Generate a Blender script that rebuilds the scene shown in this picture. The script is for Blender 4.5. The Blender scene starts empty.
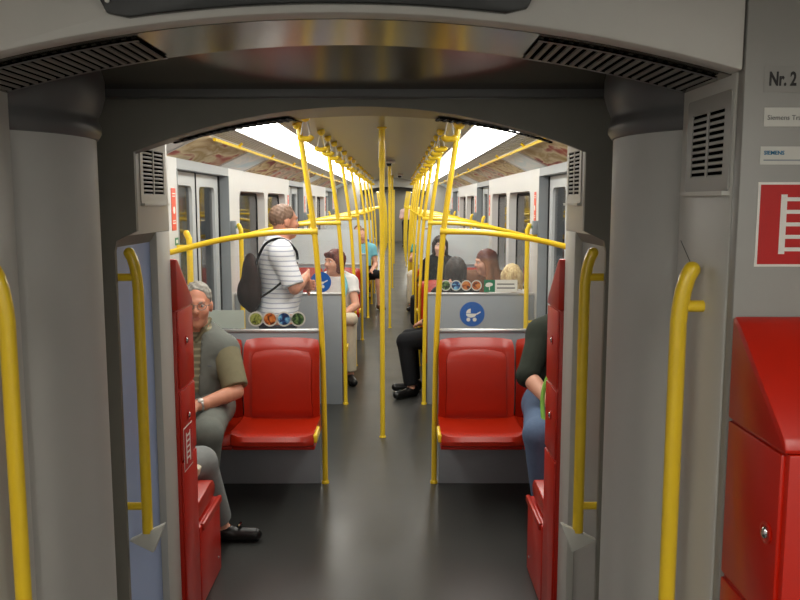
import bpy, bmesh, math, random
import numpy as np
from mathutils import Vector, Matrix
random.seed(7)
R = math.radians
PI = math.pi
scn = bpy.context.scene
COL = scn.collection

# ------------------------------------------------------------------ camera, world, exposure
cam = bpy.data.objects.new('camera', bpy.data.cameras.new('camera'))
COL.objects.link(cam)
cam.location = (0.11, 0.0, 1.67)
cam.rotation_euler = (R(90 - 7.0), 0, R(-0.143))
cam.data.lens = 36.0
cam.data.sensor_width = 36.0
cam.data.clip_start = 0.02
scn.camera = cam
scn.view_settings.view_transform = 'Standard'
scn.view_settings.look = 'None'
scn.view_settings.gamma = 1
scn.view_settings.use_curve_mapping = False
scn.view_settings.exposure = 0.85
LAMP = 5.0          # strength of the fluorescent diffusers of the cars
world = bpy.data.worlds.new('tunnel_dark')
scn.world = world
world.use_nodes = True
world.node_tree.nodes['Background'].inputs[0].default_value = (0.55, 0.62, 0.75, 1)
world.node_tree.nodes['Background'].inputs[1].default_value = 0.12


# ------------------------------------------------------------------ materials
def srgb(r, g, b):
    def c(v):
        v /= 255.0
        return v / 12.92 if v <= 0.04045 else ((v + 0.055) / 1.055) ** 2.4
    return (c(r), c(g), c(b), 1.0)


def mat(name, rgb, rough=0.5, metal=0.0, bump=0.0, scale=60.0, var=0.06, coat=0.0, spec=0.5, sss=0.0):
    m = bpy.data.materials.new(name)
    m.use_nodes = True
    nt = m.node_tree
    b = nt.nodes['Principled BSDF']
    b.inputs['Roughness'].default_value = rough
    b.inputs['Metallic'].default_value = metal
    b.inputs['Specular IOR Level'].default_value = spec
    b.inputs['Coat Weight'].default_value = coat
    b.inputs['Coat Roughness'].default_value = 0.08
    if sss:
        b.inputs['Subsurface Weight'].default_value = sss
        b.inputs['Subsurface Radius'].default_value = (0.012, 0.005, 0.003)
    c = srgb(*rgb)
    tc = nt.nodes.new('ShaderNodeTexCoord')
    nz = nt.nodes.new('ShaderNodeTexNoise')
    nz.inputs['Scale'].default_value = scale
    nz.inputs['Detail'].default_value = 4
    nt.links.new(tc.outputs['Object'], nz.inputs['Vector'])
    if var:
        mx = nt.nodes.new('ShaderNodeMix')
        mx.data_type = 'RGBA'
        mx.inputs[6].default_value = tuple(v * (1 - var) for v in c[:3]) + (1,)
        mx.inputs[7].default_value = tuple(min(1, v * (1 + var)) for v in c[:3]) + (1,)
        nt.links.new(nz.outputs['Fac'], mx.inputs[0])
        nt.links.new(mx.outputs[2], b.inputs['Base Color'])
    else:
        b.inputs['Base Color'].default_value = c
    if bump:
        bp = nt.nodes.new('ShaderNodeBump')
        bp.inputs['Strength'].default_value = bump
        bp.inputs['Distance'].default_value = 0.004
        nt.links.new(nz.outputs['Fac'], bp.inputs['Height'])
        nt.links.new(bp.outputs['Normal'], b.inputs['Normal'])
    return m


def emit(name, rgb, s):
    m = bpy.data.materials.new(name)
    m.use_nodes = True
    nt = m.node_tree
    b = nt.nodes['Principled BSDF']
    b.inputs['Base Color'].default_value = (.8, .8, .8, 1)
    b.inputs['Emission Color'].default_value = srgb(*rgb)
    b.inputs['Emission Strength'].default_value = s
    return m


def ramp_mat(name, stops, axis='Z', rough=0.4, noise=0.0, nscale=3.0, wave=None, stretch=None):
    """a printed or woven pattern: a colour ramp driven by a position (plus noise) or a wave"""
    m = bpy.data.materials.new(name)
    m.use_nodes = True
    nt = m.node_tree
    b = nt.nodes['Principled BSDF']
    b.inputs['Roughness'].default_value = rough
    tc = nt.nodes.new('ShaderNodeTexCoord')
    rp = nt.nodes.new('ShaderNodeValToRGB')
    while len(rp.color_ramp.elements) < len(stops):
        rp.color_ramp.elements.new(0.5)
    for e, (p, c) in zip(rp.color_ramp.elements, stops):
        e.position = p
        e.color = srgb(*c)
    if wave:
        w = nt.nodes.new('ShaderNodeTexWave')
        w.wave_type = 'BANDS'
        w.bands_direction = axis
        w.inputs['Scale'].default_value = wave
        w.inputs['Distortion'].default_value = noise
        w.inputs['Detail'].default_value = 1.5
        w.inputs['Detail Scale'].default_value = nscale
        nt.links.new(tc.outputs['Object'], w.inputs['Vector'])
        nt.links.new(w.outputs['Fac'], rp.inputs['Fac'])
    else:
        n = nt.nodes.new('ShaderNodeTexNoise')
        n.inputs['Scale'].default_value = nscale
        n.inputs['Detail'].default_value = 3
        n.inputs['Distortion'].default_value = noise
        if stretch:
            mp = nt.nodes.new('ShaderNodeMapping')
            mp.inputs['Scale'].default_value = stretch
            nt.links.new(tc.outputs['Object'], mp.inputs['Vector'])
            nt.links.new(mp.outputs['Vector'], n.inputs['Vector'])
        else:
            nt.links.new(tc.outputs['Object'], n.inputs['Vector'])
        nt.links.new(n.outputs['Fac'], rp.inputs['Fac'])
    nt.links.new(rp.outputs['Color'], b.inputs['Base Color'])
    return m


def glass_mat(name, rgb, opacity, rough=0.03):
    m = bpy.data.materials.new(name)
    m.use_nodes = True
    nt = m.node_tree
    b = nt.nodes['Principled BSDF']
    b.inputs['Base Color'].default_value = srgb(*rgb)
    b.inputs['Roughness'].default_value = rough
    b.inputs['Alpha'].default_value = opacity
    return m


M = {}
M['grey'] = mat('grey_lacquer', (150, 148, 142), 0.42, scale=18, var=.03)
M['header'] = mat('pale_grey_lacquer', (194, 192, 184), 0.4, scale=12, var=.03)
M['column'] = mat('grey_column_laminate', (182, 181, 176), 0.5, scale=20, var=.03)
M['cap'] = mat('dark_grey_rubber', (92, 92, 92), 0.35, scale=40)
M['dark'] = mat('charcoal_frame_paint', (126, 123, 114), 0.5, scale=25, var=.05)
M['void'] = mat('unlit_duct', (10, 10, 10), 1.0, scale=40, spec=0)
M['black'] = mat('black_rubber', (24, 24, 25), 0.7, scale=40, spec=.2)
M['black_gloss'] = mat('black_display_glass', (34, 34, 32), 0.12, scale=10, var=.02)
M['soffit'] = mat('brushed_grey_soffit', (116, 111, 100), 0.16, metal=.75, scale=8, var=.05)
M['soffit_matt'] = mat('satin_grey_soffit', (104, 99, 88), 0.42, metal=.2, scale=8, var=.05)
M['recess'] = mat('recess_panel_painted_reflection', (156, 174, 212), 0.3, scale=10, var=.04)  # left panel only: bluish daylight reflection put into the base colour
M['yellow'] = mat('yellow_pole_enamel', (244, 206, 44), 0.28, scale=30, var=.03, coat=.3)
M['red'] = mat('red_seat_plastic', (172, 32, 3), 0.36, scale=25, var=.05, coat=.12)
M['red_cab'] = mat('red_cabinet_lacquer', (192, 28, 4), 0.36, scale=20, var=.04, coat=.12)
M['wall'] = mat('cream_white_wall_laminate', (204, 205, 204), 0.42, scale=14, var=.03)
M['door'] = mat('light_grey_door_leaf', (186, 190, 192), 0.4, scale=14, var=.03)
M['jamb'] = mat('mid_grey_door_jamb', (142, 148, 152), 0.45, scale=14, var=.03)
M['ceil'] = mat('grey_ceiling_panel', (120, 114, 102), 0.3, scale=6, var=.04)
M['slat'] = mat('grey_air_slot_strip', (150, 146, 136), 0.45, scale=30)
M['partition'] = mat('blue_grey_partition_laminate', (150, 155, 160), 0.45, scale=16, var=.03)
M['rail'] = mat('brushed_aluminium', (205, 205, 205), 0.3, metal=.8, scale=60)
M['chrome'] = mat('chrome', (225, 225, 225), 0.12, metal=1.0, scale=60, var=.02)
M['white'] = mat('white_print', (232, 230, 222), 0.5, scale=60, var=.02)
M['label'] = mat('pale_sign_plastic', (206, 205, 196), 0.5, scale=60, var=.02)
M['red_sign'] = mat('red_sign_print', (190, 24, 20), 0.4, scale=40, var=.03)
M['orange_sign'] = mat('orange_red_sign_print', (226, 82, 52), 0.4, scale=40, var=.03)
M['blue_sign'] = mat('blue_sign_print', (22, 92, 176), 0.4, scale=40, var=.03)
M['green_sign'] = mat('green_sign_print', (26, 120, 82), 0.4, scale=40, var=.03)
M['ink'] = mat('dark_ink', (38, 36, 36), 0.6, scale=60, var=.02)
M['ink_grey'] = mat('grey_ink', (110, 110, 108), 0.6, scale=60, var=.02)
M['ink_blue'] = mat('blue_ink', (20, 110, 150), 0.6, scale=60, var=.02)
M['pale'] = mat('pale_green_grey_card', (188, 200, 190), 0.6, scale=40, var=.03)
M['glass'] = glass_mat('clear_screen_glass', (225, 235, 235), 0.025)
M['frost'] = glass_mat('milky_screen_glass', (226, 236, 238), 0.72, .2)
M['window'] = glass_mat('smoked_window_glass', (30, 33, 37), 0.74, .05)
M['lamp'] = emit('fluorescent_diffuser', (255, 252, 243), LAMP)
M['tunnel'] = mat('tunnel_concrete', (64, 66, 68), 0.9, scale=3, var=.3)


def floor_mat():
    m = mat('speckled_dark_floor_vinyl', (52, 53, 51), 0.3, scale=900, var=.35, spec=.5)
    nt = m.node_tree
    b = nt.nodes['Principled BSDF']
    n = nt.nodes.new('ShaderNodeTexNoise')
    n.inputs['Scale'].default_value = 2.2
    n.inputs['Detail'].default_value = 5
    mr = nt.nodes.new('ShaderNodeMapRange')
    mr.inputs[3].default_value = .24
    mr.inputs[4].default_value = .42
    tc = nt.nodes.new('ShaderNodeTexCoord')
    nt.links.new(tc.outputs['Object'], n.inputs['Vector'])
    nt.links.new(n.outputs['Fac'], mr.inputs[0])
    nt.links.new(mr.outputs[0], b.inputs['Roughness'])
    return m


M['floor'] = floor_mat()


# ------------------------------------------------------------------ mesh helpers
class MB:
    """collects closed shapes; link() makes them one mesh object"""
    def __init__(self):
        self.bm = bmesh.new()

    def box(self, x0, x1, y0, y1, z0, z1, r=0.0, seg=2):
        b = bmesh.new()
        bmesh.ops.create_cube(b, size=1.0)
        for v in b.verts:
            v.co = Vector(((x0 + x1) / 2 + v.co.x * (x1 - x0), (y0 + y1) / 2 + v.co.y * (y1 - y0),
                           (z0 + z1) / 2 + v.co.z * (z1 - z0)))
        if r:
            bmesh.ops.bevel(b, geom=list(b.edges), offset=r, segments=seg, affect='EDGES', profile=0.5)
        self.take(b)
        return self

    def take(self, b, mtx=None):
        if mtx is not None:
            bmesh.ops.transform(b, matrix=mtx, verts=b.verts)
        me = bpy.data.meshes.new('tmp')
        b.to_mesh(me)
        b.free()
        self.bm.from_mesh(me)
        bpy.data.meshes.remove(me)

    def prism(self, pts, axis, a, b, r=0.0, seg=2, holes=(), flare=0.0):
        """polygon pts in the two other axes, extruded along axis from a to b; holes are loops (flared at b)"""
        m = bmesh.new()

        def mk(u, v, w):
            return {'X': (w, u, v), 'Y': (u, w, v), 'Z': (u, v, w)}[axis]
        rings = {}
        for w in (a, b):
            edges = []
            loops = []
            for li, lp in enumerate([pts] + list(holes)):
                if li and w == b and flare:
                    cx = sum(p[0] for p in lp) / len(lp)
                    cy = sum(p[1] for p in lp) / len(lp)
                    lp = [(p[0] + math.copysign(flare, p[0] - cx), p[1] + math.copysign(flare * .6, p[1] - cy)) for p in lp]
                vs = [m.verts.new(mk(p[0], p[1], w)) for p in lp]
                loops.append(vs)
                for i in range(len(vs)):
                    edges.append(m.edges.new((vs[i], vs[(i + 1) % len(vs)])))
            rings[w] = loops
            if holes:
                bmesh.ops.triangle_fill(m, use_beauty=True, use_dissolve=False, edges=edges)
            else:
                m.faces.new(loops[0])
        for l0, l1 in zip(rings[a], rings[b]):
            n = len(l0)
            for i in range(n):
                m.faces.new((l0[i], l0[(i + 1) % n], l1[(i + 1) % n], l1[i]))
        bmesh.ops.recalc_face_normals(m, faces=m.faces)
        if r:
            ed = [e for e in m.edges if len(e.link_faces) == 2 and e.calc_face_angle(0) > 0.5]
            bmesh.ops.bevel(m, geom=ed, offset=r, segments=seg, affect='EDGES', profile=0.5)
        self.take(m)
        return self

    def tube(self, path, rad, n=10, cap=True):
        path = [Vector(p) for p in path]
        rads = rad if isinstance(rad, (list, tuple)) else [rad] * len(path)
        rings = []
        t0 = (path[1] - path[0]).normalized()
        up = Vector((0, 0, 1)) if abs(t0.z) < 0.9 else Vector((1, 0, 0))
        u = t0.cross(up).normalized()
        for i, p in enumerate(path):
            if i == 0:
                t = path[1] - path[0]
            elif i == len(path) - 1:
                t = path[-1] - path[-2]
            else:
                t = (path[i + 1] - path[i]).normalized() + (path[i] - path[i - 1]).normalized()
            t = t.normalized()
            u = (u - t * u.dot(t)).normalized()
            w = t.cross(u)
            rings.append([self.bm.verts.new(p + (u * math.cos(2 * PI * k / n) + w * math.sin(2 * PI * k / n)) * rads[i])
                          for k in range(n)])
        for a, b in zip(rings, rings[1:]):
            for k in range(n):
                self.bm.faces.new((a[k], a[(k + 1) % n], b[(k + 1) % n], b[k]))
        if cap:
            self.bm.faces.new(rings[0][::-1])
            self.bm.faces.new(rings[-1])
        return self

    def lathe(self, prof, c=(0, 0, 0), n=32, a0=0.0, a1=2 * PI):
        full = abs(a1 - a0 - 2 * PI) < 1e-6
        m = n if full else n + 1
        rings = []
        for r, z in prof:
            rings.append([self.bm.verts.new((c[0] + r * math.cos(a0 + (a1 - a0) * k / n),
                                             c[1] + r * math.sin(a0 + (a1 - a0) * k / n), c[2] + z)) for k in range(m)])
        for a, b in zip(rings, rings[1:]):
            for k in range(n):
                self.bm.faces.new((a[k], a[(k + 1) % m], b[(k + 1) % m], b[k]))
        if full:
            if prof[0][0] > 1e-5:
                self.bm.faces.new(rings[0][::-1])
            if prof[-1][0] > 1e-5:
                self.bm.faces.new(rings[-1])
        return self

    def disc(self, c, r, thick, axis='Y', n=24):
        pts = [(r * math.cos(2 * PI * k / n), r * math.sin(2 * PI * k / n)) for k in range(n)]
        i = {'X': (1, 2, 0), 'Y': (0, 2, 1), 'Z': (0, 1, 2)}[axis]
        self.prism([(c[i[0]] + p[0], c[i[1]] + p[1]) for p in pts], axis, c[i[2]] - thick / 2, c[i[2]] + thick / 2)
        return self

    def ball(self, c, r, seg=12):
        b = bmesh.new()
        bmesh.ops.create_uvsphere(b, u_segments=seg, v_segments=max(6, seg * 2 // 3), radius=1)
        rr = r if isinstance(r, (tuple, list)) else (r, r, r)
        self.take(b, Matrix.Translation(c) @ Matrix.Diagonal((*rr, 1)))
        return self

    def grid(self, rows):
        """rows of points -> open sheet"""
        vs = [[self.bm.verts.new(p) for p in r] for r in rows]
        for a, b in zip(vs, vs[1:]):
            for k in range(len(a) - 1):
                self.bm.faces.new((a[k], a[k + 1], b[k + 1], b[k]))
        return self

    def mesh(self, name, m, smooth=True, fix=True):
        if fix:
            bmesh.ops.recalc_face_normals(self.bm, faces=self.bm.faces)
        me = bpy.data.meshes.new(name)
        self.bm.to_mesh(me)
        self.bm.free()
        me.materials.append(M[m] if isinstance(m, str) else m)
        if smooth:
            me.polygons.foreach_set('use_smooth', [True] * len(me.polygons))
            me.set_sharp_from_angle(angle=R(38))
        return me

    def link(self, name, m, parent=None, smooth=True, label=None):
        return put(name, self.mesh(name, m, smooth), parent, label)


def put(name, me, parent=None, label=None):
    o = bpy.data.objects.new(name, me)
    COL.objects.link(o)
    if parent is not None:
        o.parent = parent
        o.location = -Vector(parent.get('base', (0, 0, 0))) if parent.get('base') is not None else (0, 0, 0)
    if label:
        o['label'] = label
    return o


def thing(name, label, cat, base=(0, 0, 0), group=None):
    """Empty at the thing's base; children are modelled in room coordinates and offset by -base"""
    o = bpy.data.objects.new(name, None)
    COL.objects.link(o)
    o.empty_display_size = .1
    o['base'] = tuple(float(v) for v in base)
    o.location = base
    o['label'] = label
    o['category'] = cat
    if group:
        o['group'] = group
    return o


def tag(o, label, cat, group=None):
    o['label'] = label
    o['category'] = cat
    if group:
        o['group'] = group
    return o


def struct(o):
    o['kind'] = 'structure'
    return o


def copy_thing(src, dx=(0, 0, 0), label=None, group=None):
    r = src.copy()
    COL.objects.link(r)
    r.location = src.location + Vector(dx)
    if label:
        r['label'] = label
    if group:
        r['group'] = group
    elif 'group' in r:
        del r['group']
    for ch in list(src.children):
        c = ch.copy()
        COL.objects.link(c)
        c.parent = r
        for g in list(ch.children):
            d = g.copy()
            COL.objects.link(d)
            d.parent = c
    return r


def text_mesh(name, s, size, m, loc, parent=None, rot=(R(90), 0, 0), align='LEFT', bold=0.0, sx=1.0):
    cu = bpy.data.curves.new(name, 'FONT')
    cu.body = s
    cu.size = size
    cu.align_x = align
    cu.extrude = 0.0004
    cu.offset = bold
    cu.resolution_u = 3
    o = bpy.data.objects.new('t', cu)
    COL.objects.link(o)
    dg = bpy.context.evaluated_depsgraph_get()
    me = bpy.data.meshes.new_from_object(o.evaluated_get(dg))
    bpy.data.objects.remove(o)
    me.transform(Matrix.Translation(loc) @ Matrix.Rotation(rot[2], 4, 'Z') @ Matrix.Rotation(rot[0], 4, 'X') @ Matrix.Diagonal((sx, 1, 1, 1)))
    me.materials.clear()
    me.materials.append(M[m])
    return put(name, me, parent)


def rrect(x0, x1, z0, z1, r, n=5):
    pts = []
    for cx, cz, a in ((x1 - r, z1 - r, 0), (x0 + r, z1 - r, 90), (x0 + r, z0 + r, 180), (x1 - r, z0 + r, 270)):
        for k in range(n + 1):
            t = R(a + 90 * k / n)
            pts.append((cx + r * math.cos(t), cz + r * math.sin(t)))
    return pts


def spline(ctrl, n=8):
    """Catmull-Rom through the control points"""
    P = [Vector(p) for p in ctrl]
    P = [P[0] * 2 - P[1]] + P + [P[-1] * 2 - P[-2]]
    out = []
    for i in range(1, len(P) - 2):
        p0, p1, p2, p3 = P[i - 1:i + 3]
        for k in range(n):
            t = k / n
            out.append(.5 * ((2 * p1) + (p2 - p0) * t + (2 * p0 - 5 * p1 + 4 * p2 - p3) * t * t
                             + (3 * p1 - p0 - 3 * p2 + p3) * t ** 3))
    out.append(P[-2])
    return out


SIDE = {-1: 'left', 1: 'right'}
PER = 5.0                       # door to door
D0 = 5.62                       # first door centre
CAR = (2.92, 17.6)              # the car in view
CAR2 = (19.1, 33.8)             # the next car

# ------------------------------------------------------------------ shell
struct(MB().box(-1.45, 1.45, -3.4, 34.0, -0.08, 0.0).link('floor', 'floor', smooth=False))


def ceiling_run(y0, y1):
    prof = [(-.52 + 1.04 * k / 16) for k in range(17)]
    low = [(x, 2.175 - .3 * x * x) for x in prof]
    pts = low + [(.52, 2.26), (-.52, 2.26)]
    struct(MB().prism(pts, 'Y', y0, y1).link('ceiling', 'ceil'))
    for s in (-1, 1):
        # slotted air strip between lamp and rod
        q = []
        n = 7
        for k in range(n):
            xa = .857 + (.985 - .857) * k / n
            xb = .857 + (.985 - .857) * (k + .62) / n
            xc = .857 + (.985 - .857) * (k + 1) / n
            za, zb, zc = [2.092 - (x - .857) * .27 for x in (xa, xb, xc)]
            q += [(s * xa, za), (s * xb, zb), (s * xb, zb + .014), (s * xc, zc + .014)]
        q += [(s * .985, 2.2), (s * .857, 2.2)]
        struct(MB().prism(q, 'Y', y0, y1).link('trim_ceiling_slots_' + SIDE[s], 'slat', smooth=False))
        # inclined cove behind the posters, and the roof above the lamps
        q = [(s * .985, 2.056), (s * 1.235, 1.934), (s * 1.235, 1.99), (s * .985, 2.2)]
        struct(MB().prism(q, 'Y', y0, y1).link('ceiling_cove_' + SIDE[s], 'wall', smooth=False))
        q = [(s * .515, 2.16), (s * .99, 2.16), (s * .99, 2.2), (s * .515, 2.2)]
        struct(MB().prism(q, 'Y', y0, y1).link('ceiling_lamp_trough_' + SIDE[s], 'white', smooth=False))


for y0, y1 in (CAR, CAR2, (-3.4, 1.44)):
    ceiling_run(y0, y1)

WIN = []


def wall_run(y0, y1, doors, s, wins):
    """side wall with door openings (Y centre list) and window holes"""
    edges = [y0]
    for d in doors:
        edges += [d - .73, d + .75]
    edges.append(y1)
    xi, xo = s * 1.225, s * 1.345
    for k in range(0, len(edges), 2):
        a, b = edges[k], edges[k + 1]
        if b - a < .05:
            continue
        holes = [rrect(w0, w1, .86, 1.745, .085) for w0, w1 in wins if w0 > a and w1 < b]
        mb = MB().prism([(a, 0), (b, 0), (b, 1.935), (a, 1.935)], 'X', xo, xi, holes=[h[::-1] for h in holes], flare=.025)
        struct(mb.link('wall_' + SIDE[s], 'wall', smooth=False))
        for w0, w1 in wins:
            if w0 > a and w1 < b:
                WIN.append((s, w0, w1))
    for d in doors:     # header over the opening
        struct(MB().box(min(xi, xo), max(xi, xo), d - .73, d + .75, 1.87, 1.935).link('wall_' + SIDE[s], 'jamb', smooth=False))


nwin = ndoor = 0


def window(s, w0, w1):
    global nwin
    nwin += 1
    x = s * 1.295
    fr = struct(MB().prism(rrect(w0 - .03, w1 + .03, .83, 1.775, .09), 'X', x, x + s * .02,
                           holes=[rrect(w0 + .02, w1 - .02, .88, 1.725, .07)[::-1]]).link('window_%d' % nwin, 'black', smooth=False))
    MB().box(min(x + s * .006, x + s * .014), max(x + s * .006, x + s * .014), w0 + .01, w1 - .01, .87, 1.735).link('pane', 'window', fr, smooth=False)


def door(s, d):
    global ndoor
    ndoor += 1
    x0, x1 = s * 1.30, s * 1.34
    root = bpy.data.objects.new('door_%d' % ndoor, None)
    COL.objects.link(root)
    struct(root)
    for a, b in ((d - .70, d - .008), (d + .012, d + .70)):
        wa, wb = a + .13, b - .10
        if a > d:
            wa, wb = a + .10, b - .13
        lf = MB().prism([(a, .02), (b, .02), (b, 1.865), (a, 1.865)], 'X', x1, x0,
                        holes=[rrect(wa, wb, .72, 1.77, .05)[::-1]], flare=.012).link('leaf', 'door', root, smooth=False)
        MB().box(min(x1 - s * .012, x1 - s * .02), max(x1 - s * .012, x1 - s * .02), wa - .005, wb + .005, .71, 1.78).link('pane', 'window', lf, smooth=False)
    for a, b in ((d - .73, d - .70), (d - .008, d + .012), (d + .70, d + .75)):
        MB().box(min(s * 1.295, x1), max(s * 1.295, x1), a, b, .0, 1.87).link('seal', 'black', root, smooth=False)
    # grey reveal of the far jamb and near jamb
    for a, b in ((d - .735, d - .725), (d + .742, d + .755)):
        MB().box(min(s * 1.222, s * 1.295), max(s * 1.222, s * 1.295), a, b, 0, 1.87).link('reveal', 'jamb', root, smooth=False)
    MB().box(min(s * 1.222, s * 1.345), max(s * 1.222, s * 1.345), d - .72, d + .74, 0, .015).link('sill', 'rail', root, smooth=False)


DOORS1 = [D0, D0 + PER, D0 + 2 * PER]
DOORS2 = [21.8, 26.8, 31.8]
for s in (-1, 1):
    W1 = []
    for d in DOORS1:
        W1 += [(d + 1.19, d + 2.43), (d + 2.66, d + 3.90)]
    W1 = [w for w in W1 if w[1] < CAR[1] - .15] + [(3.3, 4.3)]
    wall_run(CAR[0], CAR[1], DOORS1, s, sorted(W1))
    W2 = []
    for d in DOORS2:
        W2 += [(d + 1.19, d + 2.43), (d + 2.66, d + 3.90)]
    wall_run(CAR2[0], CAR2[1], DOORS2, s, [w for w in W2 if w[1] < CAR2[1] - .15])
    wall_run(-3.4, 1.44, [], s, [])
    for d in DOORS1 + DOORS2:
        door(s, d)
for w in WIN:
    window(*w)
# the ends of what is modelled, the roof over all, and the tunnel outside the windows
struct(MB().box(-1.45, 1.45, 34.0, 34.1, 0, 2.4).link('wall_far_end', 'dark', smooth=False))
struct(MB().box(-1.45, 1.45, -3.5, -3.4, 0, 2.4).link('wall_back_end', 'wall', smooth=False))
struct(MB().box(-1.45, 1.45, -3.4, 34.0, 2.27, 2.33).link('ceiling_roof', 'dark', smooth=False))
for s in (-1, 1):
    struct(MB().box(min(s * 3.0, s * 3.2), max(s * 3.0, s * 3.2), -3.4, 34, -.6, 4.0).link('wall_tunnel_' + SIDE[s], 'tunnel', smooth=False))


struct(MB().box(-3.2, 3.2, -3.4, 34, -.7, -.6).link('floor_tunnel', 'tunnel', smooth=False))
t = thing('tunnel_board', 'dark red board with yellow bars seen outside the first left window', 'sign', (-1.66, 9.1, -.6))
MB().box(-1.74, -1.58, 9.10, 9.13, 1.20, 1.66, .004).link('board', 'red_sign', t)
for z in (1.43, 1.52, 1.61):
    MB().box(-1.74, -1.58, 9.094, 9.10, z, z + .03).link('bar', 'yellow', t, smooth=False)
MB().tube([(-1.66, 9.15, -.598), (-1.66, 9.15, 1.6)], .03, 10).link('post', 'dark', t)


# ------------------------------------------------------------------ gangway between the two cars
def arch(a, b, z0, c, n=24, x0=None):
    return [(a + (b - a) * k / n, z0 - c * (a + (b - a) * k / n) ** 2) for k in range(n + 1)]


def gangway(y, near):
    """y = face of the first car end; the gangway is 1.47 m long"""
    # first car end: header and two cross walls facing the viewer
    A = arch(-.72, .72, 1.998, .19)
    hd = MB().prism([(-.72, 2.3)] + A + [(.72, 2.3)], 'Y', y, y + .05, r=.006).link('wall_header', 'header')
    struct(hd)
    for s in (-1, 1):
        struct(MB().box(min(s * .723, s * 1.45), max(s * .723, s * 1.45), y, y + .03, 0, 2.3, r=.004).link('wall_end_' + SIDE[s], 'grey'))
        # longitudinal jamb
        struct(MB().box(min(s * .72, s * .78), max(s * .72, s * .78), y + .03, y + .30, 0, 1.93, r=.008).link('wall_jamb_' + SIDE[s], 'header'))
    A2 = arch(-.80, .80, 1.998, .19)
    struct(MB().prism([(-.80, 2.04)] + A2 + [(.80, 2.04)], 'Y', y + .05, y + .29).link('ceiling_lintel', 'soffit'))
    # flat gangway ceiling with a lip beam
    struct(MB().prism([(y + .29, 2.046), (y + .85, 1.984), (y + .85, 2.06), (y + .29, 2.06)], 'X', -1.45, 1.45).link('ceiling_gangway', 'soffit', smooth=False))
    struct(MB().box(-1.2, 1.2, y + .855, y + .90, 1.962, 2.03, r=.006).link('trim_gangway_lip', 'cap'))
    # second portal: dark frame with an arch
    yf = y + .90
    Z0 = 1.55
    op = [(-.722, 0), (-.722, Z0 - .025), (-.715, Z0 + .006), (-.655, Z0 + .035)] + arch(-.655, .655, 1.942, .30) + \
         [(.655, Z0 + .035), (.715, Z0 + .006), (.722, Z0 - .025), (.722, 0)]
    struct(MB().prism([(-1.45, 0)] + op + [(1.45, 0), (1.45, 2.28), (-1.45, 2.28)], 'Y', yf, yf + .018).link('wall_portal_frame', 'dark', smooth=False))
    A3 = arch(-.76, .76, 1.945, .30)
    A4 = arch(-.76, .76, 1.972, .19)
    lo = [[(x, yf + .018, z) for x, z in A3], [(x, yf + .55, z) for x, z in A4]]
    up = [[(x, yf + .55, 2.2) for x, z in A3], [(x, yf + .018, 2.2) for x, z in A3]]
    struct(MB().grid(lo + up + [lo[0]]).link('ceiling_portal_soffit', 'soffit_matt'))
    for s in (-1, 1):
        x0, x1 = s * .72, s * .80
        bx = lambda mb, a, b, ya, yb, za, zb, r=.003: mb.box(min(a, b), max(a, b), ya, yb, za, zb, r)
        mb = MB()
        bx(mb, x0, x1, yf + .41, yf + .565, 0, 1.566)                       # plain grey strip beside the recess
        bx(mb, x0, x1, yf + .018, yf + .565, 1.566, 1.96, .002)                    # upper part that carries the air vent
        struct(mb.link('wall_jamb_' + SIDE[s], 'header'))
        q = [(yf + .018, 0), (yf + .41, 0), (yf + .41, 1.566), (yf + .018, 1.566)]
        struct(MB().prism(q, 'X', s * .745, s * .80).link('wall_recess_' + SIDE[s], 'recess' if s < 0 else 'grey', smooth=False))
        q = [(s * .721, 1.567), (s * .747, 1.53), (s * .747, 1.567)]
        struct(MB().prism(q, 'Y', yf + .018, yf + .41).link('trim_recess_top_' + SIDE[s], 'dark', smooth=False))
        # car end wall behind the cabinets
        struct(MB().box(min(s * .80, s * 1.45), max(s * .80, s * 1.45), yf + .52, yf + .565, 0, 2.2).link('wall_end_' + SIDE[s], 'grey', smooth=False))
        # outside shell of the gangway
        struct(MB().box(min(s * 1.40, s * 1.45), max(s * 1.40, s * 1.45), y + .03, yf, 0, 2.02).link('wall_bellows_' + SIDE[s], 'dark', smooth=False))
    # turning columns with bulged caps
    for s in (-1, 1):
        cx, cy = s * .985, y + .535
        c = MB().lathe([(.338, 0.0), (.338, 1.838)], (cx, cy, 0), 64).link('column_' + SIDE[s], 'column')
        struct(c)
        MB().lathe([(.330, 1.822), (.342, 1.826), (.352, 1.842), (.352, 1.858), (.346, 1.870), (.345, 1.882), (.354, 1.902), (.364, 1.935),
                    (.364, 1.97), (.35, 2.03)], (cx, cy, 0), 64).link('cap', 'cap', c)


gangway(1.45, True)
gangway(17.62, False)

# display above the header
dz = lambda x: 2.012 - .19 * x * x
ax = [-.405 + (.345 + .405) * k / 16 for k in range(17)]
low = [(x, dz(x)) for x in ax]
low[0] = (-.395, dz(-.405) + .014)
low[-1] = (.335, dz(.345) + .014)
low = [(-.41, low[0][1] + .03)] + low + [(.35, low[-1][1] + .03)]
t = thing('destination_display', 'dark curved display panel set into the pale header above the passage', 'display', (-.03, 1.44, 2.0))
MB().prism(low + [(.35, 2.2), (-.41, 2.2)], 'Y', 1.436, 1.452, r=.003).link('screen', 'black_gloss', t)
MB().disc((-.392, 1.4345, 2.015), .004, .003).link('indicator_lamp', 'white', t)


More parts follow.
